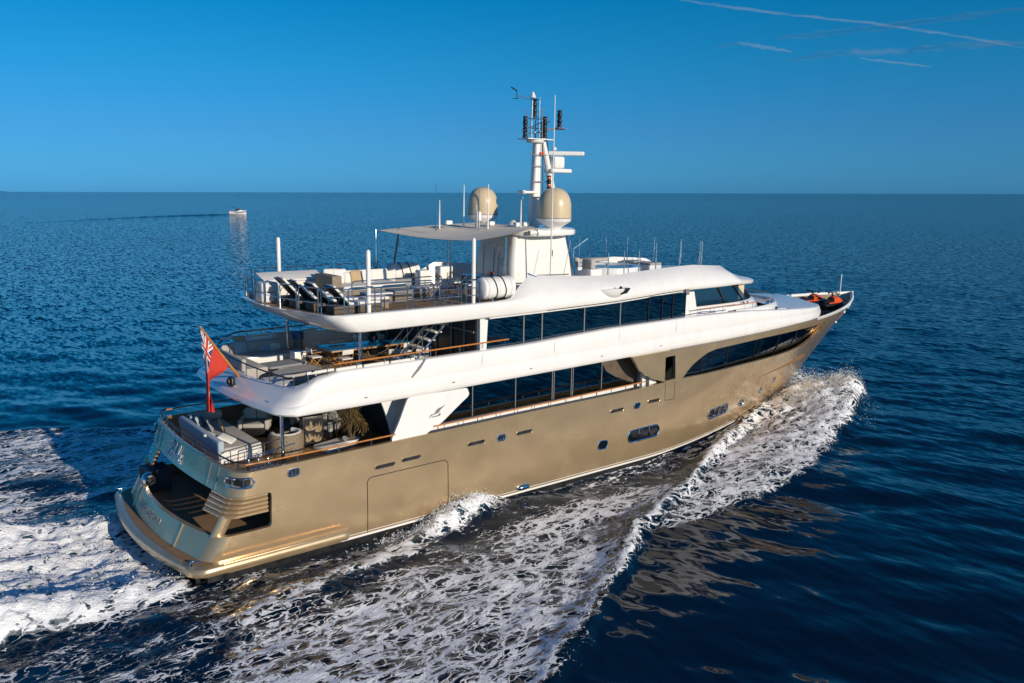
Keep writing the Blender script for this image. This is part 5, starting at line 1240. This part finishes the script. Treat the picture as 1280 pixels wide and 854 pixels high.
t = thing('barrel_chair', 'round brown wicker barrel chair with cream seat by the starboard rail', 'chair', (5.75, -1.15, MD), R(100))
mb = MB(); rows = []
for z, r0 in ((0, .60), (.05, .62), (.4, .66), (.78, .64), (.80, .60), (.78, .52), (.4, .5)):
    rows.append([(r0*math.cos(a), r0*math.sin(a), z+(0 if z < .7 else -.22*max(0, math.cos(a))**2)) for a in np.linspace(0, 2*math.pi, 36, endpoint=False)])
mb.grid(rows, closed=True); mb.build('shell', WICKERL, t); MB().lathe([(.5, .3), (.53, .36), (.53, .5), (.45, .56), (.02, .57)], n=24).build('seat', CANVAS, t)
mb = MB(); mb.tube([(.5*math.cos(a), .5*math.sin(a), .74) for a in np.linspace(R(60), R(300), 14)], .09, 8); mb.build('back_pad', CANVAS, t)
t = thing('relief_panel', 'black framed box showing a pale coral leaf relief near the rail', 'panel', (6.95, -.95, MD), R(-8))
MB().rbox((0, .2, .58), (.85, .42, 1.16), .03, n=2).build('box', BLACK, t); MB().box((0, -.015, .58), (.70, .02, .98)).build('backing', BLACK, t, 0)
mb = MB()
for i in range(60):
    a = random.uniform(R(20), R(160)); cx, cz = random.choice(((-.2, .15), (.15, .12), (.2, .5), (-.15, .6))); L_ = random.uniform(.12, .42)
    p = Vector((cx, -.03, cz)); q = p+Vector((math.cos(a), 0, math.sin(a)))*L_; q.x = max(-.34, min(.34, q.x)); q.z = min(1.05, q.z); w = Vector((-math.sin(a), 0, math.cos(a)))*.03
    mb.add([p, (p+q)/2+w+Vector((0, -.02, 0)), q, (p+q)/2-w+Vector((0, -.01, 0))], [(0, 1, 2, 3)])
mb.build('leaf_relief', ARTM, t, 0)
solo(MB().rbox((0, 0, .1), (1.3, .9, .2), .06), 'floor_cushion', CANVAS, 'cream leaf patterned floor cushion in front of the relief panel', 'cushion', (7.4, -1.75, MD), R(15))
t = thing('potted_palm', 'dry looking potted palm in a white bowl on the lower aft deck', 'palm', (8.15, -1.75, MD)); MB().lathe([(.2, 0), (.3, .05), (.36, .28), (.33, .3), (.02, .26)], n=20).build('pot', WHITE, t)
mb = MB()
for (dx_, dy_, h) in ((0, 0, 1.75), (.12, -.1, .95), (-.08, .08, 1.35)): mb.tube([(dx_*.3, dy_*.3, .25), (dx_, dy_, h*.6), (dx_*1.3, dy_*1.3, h)], [.045, .035, .025], 7)
mb.build('trunk', TRUNKM, t)
mb = MB()
for (bx, by, bz, nf, L0) in ((0, 0, 1.75, 15, .75), (.15, -.13, .95, 15, .85), (-.1, .1, 1.35, 11, .7)):
    for k in range(nf):
        a = 6.283*k/nf+random.uniform(-.2, .2); e = random.uniform(.5, 1.2); L_ = L0*random.uniform(.8, 1.1); pts = []
        for q in range(8):
            s_ = q/7; pts.append(Vector((bx+math.cos(a)*L_*s_*math.cos(e*(1-.2*s_)), by+math.sin(a)*L_*s_*math.cos(e*(1-.2*s_)), bz+L_*(math.sin(e)*s_-.95*s_*s_))))
        for q in range(1, 8):
            d_ = (pts[q]-pts[q-1]).normalized(); sd_ = Vector((-math.sin(a), math.cos(a), 0)); ln = .30*math.sin(math.pi*min(.97, .12+q/8.5))
            for g in (-1, 1):
                tip = pts[q]+sd_*g*ln+d_*ln*.6-Vector((0, 0, ln*.45)); mb.add([pts[q-1], pts[q-1]*.5+tip*.5+d_*.02, tip, pts[q]*.6+tip*.4], [(0, 1, 2, 3)])
mb.build('fronds', LEAF, t, 0)
# stainless gangway stanchions folded at the starboard quarter
t = thing('gangway_rail', 'folded stainless gangway handrails at the starboard stern corner', 'gangway', (3.2, -2.6, MD))
mb = MB()
for y in (0, -.85):
    mb.tube([(.1, y, .1), (.15, y, .85), (1.9, y+.1, 1.02), (1.2, y-.25, .3), (.9, y-.35, .1)], .022, 6); mb.tube([(.5, y, .1), (.5, y, .88)], .018, 6); mb.tube([(1.1, y, .1), (1.1, y, .93)], .018, 6); mb.tube([(.3, y, .5), (1.5, y, .6)], .014, 6)
mb.build('handrail', STEEL, t)
MB().rbox((.8, -.4, .1), (1.5, .8, .1), .02, n=2).build('step', CANVAS, t)
for i in range(3): MB().rbox((.1+.3*i, -1.05-.1*i, .45), (.06, .06, .8), .02, n=1).build('stanchion', STEEL, t)

# ------------------------------------------------------------------ jet skis on the foredeck
def jetski(x, y, rz, lab):
    t = thing('jet_ski', lab, 'jet ski', (x, y, 6.2), rz, 'jet skis stowed on the bow')
    st_ = [(-1.40, .42, .30, .55), (-1.0, .52, .16, .62), (-.2, .56, .10, .60), (.5, .54, .10, .58), (1.0, .42, .16, .60), (1.3, .22, .30, .62), (1.48, .03, .46, .60)]
    mb = MB(); rows = []
    for (a, hb, z0, z1) in st_: rows.append([(a, -hb, z1), (a, -hb*1.03, z0+.62*(z1-z0)), (a, -hb*.55, z0+.1), (a, 0, z0), (a, hb*.55, z0+.1), (a, hb*1.03, z0+.62*(z1-z0)), (a, hb, z1), (a, 0, z1+.05)])
    mb.grid(rows, closed=True); mb.add(rows[0], [tuple(range(8))]); mb.build('hull', BLACK, t, 50)
    mb = MB(); rows = []
    for (a, w, z) in ((.05, .26, .95), (.4, .36, 1.0), (.75, .38, .88), (1.1, .28, .74), (1.42, .06, .62)): rows.append([(a, -w, .58), (a, -w*.95, z*.86), (a, -w*.4, z), (a, w*.4, z), (a, w*.95, z*.86), (a, w, .58)])
    mb.grid(rows); mb.add(rows[0], [(0, 1, 2, 3, 4, 5)]); mb.build('hood', ORANGE, t, 40)
    mb = MB(); rows = []
    for (a, w, z) in ((-1.15, .2, .74), (-.8, .24, .86), (-.3, .22, .78), (.05, .18, .86)): rows.append([(a, -w, .56), (a, -w, z-.05), (a, 0, z), (a, w, z-.05), (a, w, .56)])
    mb.grid(rows); mb.build('saddle', BLACK, t, 60)
    for s_ in (-1, 1): MB().rbox((-.2, s_*.46, .62), (1.7, .10, .12), .04, n=2).build('side_panel', ORANGE, t)
    mb = MB(); mb.tube([(.25, 0, .95), (.12, 0, 1.15)], .05, 8); mb.tube([(.0, -.42, 1.22), (.12, -.2, 1.2), (.12, .2, 1.2), (.0, .42, 1.22)], .03, 8); mb.build('handlebar', BLACK, t)
    for s_ in (-1, 1): MB().rbox((.35, s_*.34, 1.12), (.14, .05, .12), .02, n=2).build('mirror', BLACK, t)
    for a in (-.7, .6): MB().rbox((a, 0, .02), (.14, .9, .2), .02, n=1).build('chock', GREYP, t)
jetski(43.3, .45, R(-4), 'orange and black jet ski on the inboard port side of the bow'); jetski(43.55, -.85, R(3), 'orange and black jet ski nearest the starboard bow rail')

# ------------------------------------------------------------------ small motorboat on the horizon side
def wl_at(px): pass
t = thing('motorboat', 'small white cabin motorboat with navy stripe and black bimini far off', 'motorboat', (180.4, 451.8, 0), R(-36), boat=False); t.scale = (1.05, 1.0, 1.4)
st_ = [(-4.2, 1.35, .9), (-3, 1.45, .95), (-1, 1.5, 1.05), (1, 1.45, 1.2), (2.8, 1.05, 1.38), (4.0, .45, 1.52), (4.7, .03, 1.6)]
mb = MB(); rows = []
for a, b, z in st_: rows.append([(a, -b, z), (a, -b*.97, z*.62), (a, -b*.8, .12), (a, 0, -.3), (a, b*.8, .12), (a, b*.97, z*.62), (a, b, z)])
mb.grid(rows); mb.add(rows[0], [tuple(range(7))]); mb.build('hull', WHITE, t, 50)
mb = MB(); rows = [[(a, -b*.99-.02, z*.52) for a, b, z in st_[2:]], [(a, -b*.99-.03, z*.80) for a, b, z in st_[2:]]]; mb.grid(rows); mb.build('stripe', BLUEF, t, 50)
mb = MB(); mb.grid([[(a, -b, z) for a, b, z in st_], [(a, b, z) for a, b, z in st_]]); mb.build('deck', WHITE2, t, 0)
mb = MB(); mb.rbox((1.4, 0, 1.45), (3.0, 1.7, .6), .25); mb.build('cabin', WHITE, t)
mb = MB(); rows = [[(1.6*math.cos(a)+.0, 1.25*math.sin(a), 1.5) for a in np.linspace(-1.9, 1.9, 14)], [(1.2*math.cos(a)-.3, 1.1*math.sin(a), 2.35) for a in np.linspace(-1.9, 1.9, 14)]]; mb.grid(rows); mb.build('windscreen', BLACK, t)
mb = MB(); mb.rbox((-1.8, 0, 2.75), (2.6, 2.3, .14), .05); mb.build('bimini', BLACK, t)
for a, b in ((-2.9, 1.1), (-.7, 1.1), (-2.9, -1.1), (-.7, -1.1)): MB().cyl((a, b, .9), (a, b, 2.7), .04, n=6).build('bimini_post', STEEL, t)
mb = MB(); mb.rbox((-2.9, -.9, 1.25), (.7, .3, .5), .1); mb.build('life_jacket', ORANGE, t)
MB().rbox((-3.8, 0, 1.1), (.8, 2.3, .4), .1).build('stern_seat', WHITE, t)

# the low wash it leaves behind
WK = [(176, 453.5), (147, 443), (118, 426), (85, 394.5), (57, 363.5)]; mb = MB(); rows = []
P_ = []
for i in range(len(WK)-1):
    for k in range(10): t_ = k/10; P_.append(Vector((WK[i][0]*(1-t_)+WK[i+1][0]*t_, WK[i][1]*(1-t_)+WK[i+1][1]*t_, 0)))
for off in np.linspace(-4.5, 4.5, 15):
    g = []
    for i, p in enumerate(P_):
        d_ = (P_[min(i+1, len(P_)-1)]-P_[max(i-1, 0)]).normalized(); nrm = Vector((-d_.y, d_.x, 0)); f_ = math.sin(math.pi*min(1, (i+1)/5)/2)*(1-i/len(P_))**.7
        q = p+nrm*off*(1+.5*i/len(P_)); g.append((q.x, q.y, -.12+(.12+.42*f_*(1+.3*math.sin(i*2.1)))*math.exp(-(off/1.7)**2)))
    rows.append(g)
mb.grid(rows); o = mb.build('boat_wash', SEA, None, 180); tag(o, 'low dark wash trailing left from the small far motorboat', 'wash', kind='stuff')

# ------------------------------------------------------------------ distant headland and vapour trails
mb = MB(); hx = np.linspace(-1, 1, 40); rows = []
for k, (o_, hz) in enumerate(((-300, -10), (0, 1), (400, -10))):
    rows.append([(3300+i_*14-6*o_*.1, 26000+o_, hz*(14+28*abs(math.sin(i_*.9))*max(0, 1-i_/34)) if k == 1 else -5) for i_ in range(40)])
HL = mat('headland', (.045, .06, .07), .9, 0, 0, .3, .002)
mb2 = MB(); mb2.grid(rows); h_ = mb2.build('headland', HL, None, 60); tag(h_, 'thin dark strip of far land on the left horizon', 'land', kind='structure')
VT = bpy.data.materials.new('vapour_trail'); VT.use_nodes = True; n = VT.node_tree.nodes; l = VT.node_tree.links; n.clear()
o_ = n.new('ShaderNodeOutputMaterial'); mx = n.new('ShaderNodeMixShader'); tr = n.new('ShaderNodeBsdfTransparent'); df = n.new('ShaderNodeBsdfDiffuse'); df.inputs[0].default_value = (.8, .8, .8, 1); tl = n.new('ShaderNodeBsdfTranslucent'); tl.inputs[0].default_value = (.8, .8, .8, 1); m2 = n.new('ShaderNodeMixShader'); m2.inputs[0].default_value = .5
l.new(df.outputs[0], m2.inputs[1]); l.new(tl.outputs[0], m2.inputs[2])
tc = n.new('ShaderNodeTexCoord'); mp = n.new('ShaderNodeMapping'); mp.inputs['Scale'].default_value = (.0006, .0006, .001); ns = n.new('ShaderNodeTexNoise'); ns.inputs['Scale'].default_value = 1.0; ns.inputs['Detail'].default_value = 7; l.new(tc.outputs['Object'], mp.inputs[0]); l.new(mp.outputs[0], ns.inputs[0])
lw = n.new('ShaderNodeLayerWeight'); lw.inputs[0].default_value = .2
a1 = n.new('ShaderNodeMath'); a1.operation = 'SUBTRACT'; a1.inputs[0].default_value = 1; l.new(lw.outputs['Facing'], a1.inputs[1])
a2 = n.new('ShaderNodeMapRange'); a2.inputs[1].default_value = .25; a2.inputs[2].default_value = .75; a2.inputs[3].default_value = .03; a2.inputs[4].default_value = .15; l.new(ns.outputs[0], a2.inputs[0])
a3 = n.new('ShaderNodeMath'); a3.operation = 'MULTIPLY'; l.new(a1.outputs[0], a3.inputs[0]); l.new(a2.outputs[0], a3.inputs[1])
l.new(a3.outputs[0], mx.inputs[0]); l.new(tr.outputs[0], mx.inputs[1]); l.new(m2.outputs[0], mx.inputs[2]); l.new(mx.outputs[0], o_.inputs[0])
def trail(pts, w, lab):
    P = []
    for i in range(len(pts)-1):
        for k in range(8): t_ = k/8; P.append(Vector(pts[i])*(1-t_)+Vector(pts[i+1])*t_)
    P.append(Vector(pts[-1]))
    rr = []
    for i in range(len(P)):
        e = min(1, i/5, (len(P)-1-i)/5); rr.append(max(8, w*(.35+.65*e)*(.75+.5*random.random())))
        P[i] = P[i]+Vector((0, 0, random.uniform(-.35, .35)*w))
    c = sum(P, Vector())/len(P); mb = MB(); mb.tube([p-c for p in P], rr, 10, cap=False); solo(mb, 'vapour_trail', VT, lab, 'vapour trail', c, group='vapour trails in the upper sky', boat=False, smooth=180)
H_ = 8000
trail([(29079, 24744, H_), (32182, 24207, H_), (35840, 23390, H_), (39946, 22155, H_), (42278, 21771, H_), (47363, 20933, H_), (53972, 20302, H_)], 65, 'longest thin vapour trail crossing the top of the sky down to the right')
trail([(39523, 30958, H_), (39692, 29494, H_), (42170, 29437, H_), (44391, 29362, H_)], 110, 'short bent vapour trail left of the wide faint ones')
trail([(39932, 27413, H_), (40624, 25073, H_), (40973, 23122, H_), (41612, 19548, H_), (41743, 15874, H_)], 150, 'broad streaky vapour trail rising to the right across the thin one')
trail([(46815, 31213, H_), (47105, 27467, H_), (49020, 25141, H_), (49467, 22678, H_), (51022, 19428, H_)], 190, 'widest faint vapour trail below the crossing of the others')
trail([(49533, 28132, H_), (52751, 27509, H_), (56476, 27043, H_)], 90, 'lowest short vapour trail sloping down under the wide one')
# ------------------------------------------------------------------ spray thrown up along the bow wave and over the stern wash
FOAMD = mat('foam_drops', (.82, .84, .85), .8, 0, 0, .04, 3)
rs = np.random.default_rng(3)
def bilin_height(x, y):
    i = np.clip(np.searchsorted(gx, x)-1, 0, len(gx)-2); j = np.clip(np.searchsorted(gy, y)-1, 0, len(gy)-2)
    return Zs[j, i], foam[j, i]
P = []; S_ = []
def scatter(n_, xr, vr, hscale, sz, sgn=(-1,), xpow=1):
    xx = xr[0]+(xr[1]-xr[0])*rs.random(n_)**xpow; vv = vr[0]+(vr[1]-vr[0])*rs.beta(2, 2, n_); s_ = rs.choice(sgn, n_)
    hb_ = np.interp(xx, gx, HBW); ou = np.interp(xx, gx, OUT); yy = s_*(hb_+(ou-hb_)*vv)
    z, f_ = bilin_height(xx, yy); keep = (f_ > .35) | (rs.random(n_) < .15)
    zz = z+np.abs(rs.normal(0, 1, n_))*hscale*np.clip(f_, .2, 1)*(.3+fbm(xx/1.2, yy/1.2, 3, 5))
    for a in np.where(keep)[0]: P.append((xx[a], yy[a], zz[a])); S_.append(sz*(.35+rs.random()**3*1.5))
scatter(9000, (35, 43.9), (.0, 1.08), .30, .026, (-1, 1)); scatter(7000, (36, 44), (.6, 1.3), .50, .017, (-1, 1)); scatter(4000, (39, 44.2), (.0, .6), .45, .017, (-1, 1)); scatter(1500, (9, 13.6), (0, .14), .3, .016, (-1,))
scatter(4500, (20, 37), (.6, 1.02), .12, .018, (-1,))
scatter(2500, (6, 13.5), (.0, .10), .22, .022, (-1, 1))
scatter(900, (4, 20), (.93, 1.0), .08, .016, (-1,))
n_ = 4000; xx = 1.0-rs.random(n_)**1.2*13; yy = rs.uniform(-5.5, 7.5, n_); z, f_ = bilin_height(xx, yy); zz = z+np.abs(rs.normal(0, .10, n_))
for a in np.where(f_ > .6)[0]: P.append((xx[a], yy[a], zz[a])); S_.append(.020*(.35+rs.random()**3*1.5))
P = np.array(P); S_ = np.array(S_); nD = len(P)
tet = np.array([(1, 1, 1), (1, -1, -1), (-1, 1, -1), (-1, -1, 1)])*.7
an = rs.uniform(0, 6.28, (nD, 2)); ca, sa = np.cos(an[:, 0]), np.sin(an[:, 0]); cb, sb = np.cos(an[:, 1]), np.sin(an[:, 1])
V = np.empty((nD, 4, 3))
for k in range(4):
    x, y, z = tet[k]*1.0
    x1 = ca*x-sa*y; y1 = sa*x+ca*y; y2 = cb*y1-sb*z; z2 = sb*y1+cb*z
    V[:, k, 0] = x1; V[:, k, 1] = y1; V[:, k, 2] = z2
V = V*S_[:, None, None]+P[:, None, :]
tri = np.array([(0, 1, 2), (0, 3, 1), (0, 2, 3), (1, 3, 2)]); FI = (np.arange(nD)[:, None, None]*4+tri[None]).reshape(-1, 3)
me = bpy.data.meshes.new('wake_spray'); me.vertices.add(nD*4); me.vertices.foreach_set('co', V.reshape(-1)); me.loops.add(FI.size); me.loops.foreach_set('vertex_index', FI.ravel().astype(np.int32)); me.polygons.add(len(FI)); me.polygons.foreach_set('loop_start', np.arange(0, FI.size, 3, dtype=np.int32)); me.polygons.foreach_set('use_smooth', np.ones(len(FI), dtype=bool)); me.update(); me.validate()
me.materials.append(FOAMD); o = bpy.data.objects.new('wake_spray', me); COL.objects.link(o); tag(o, 'white spray drops flung up along the bow wave and stern wash', 'spray', kind='stuff')
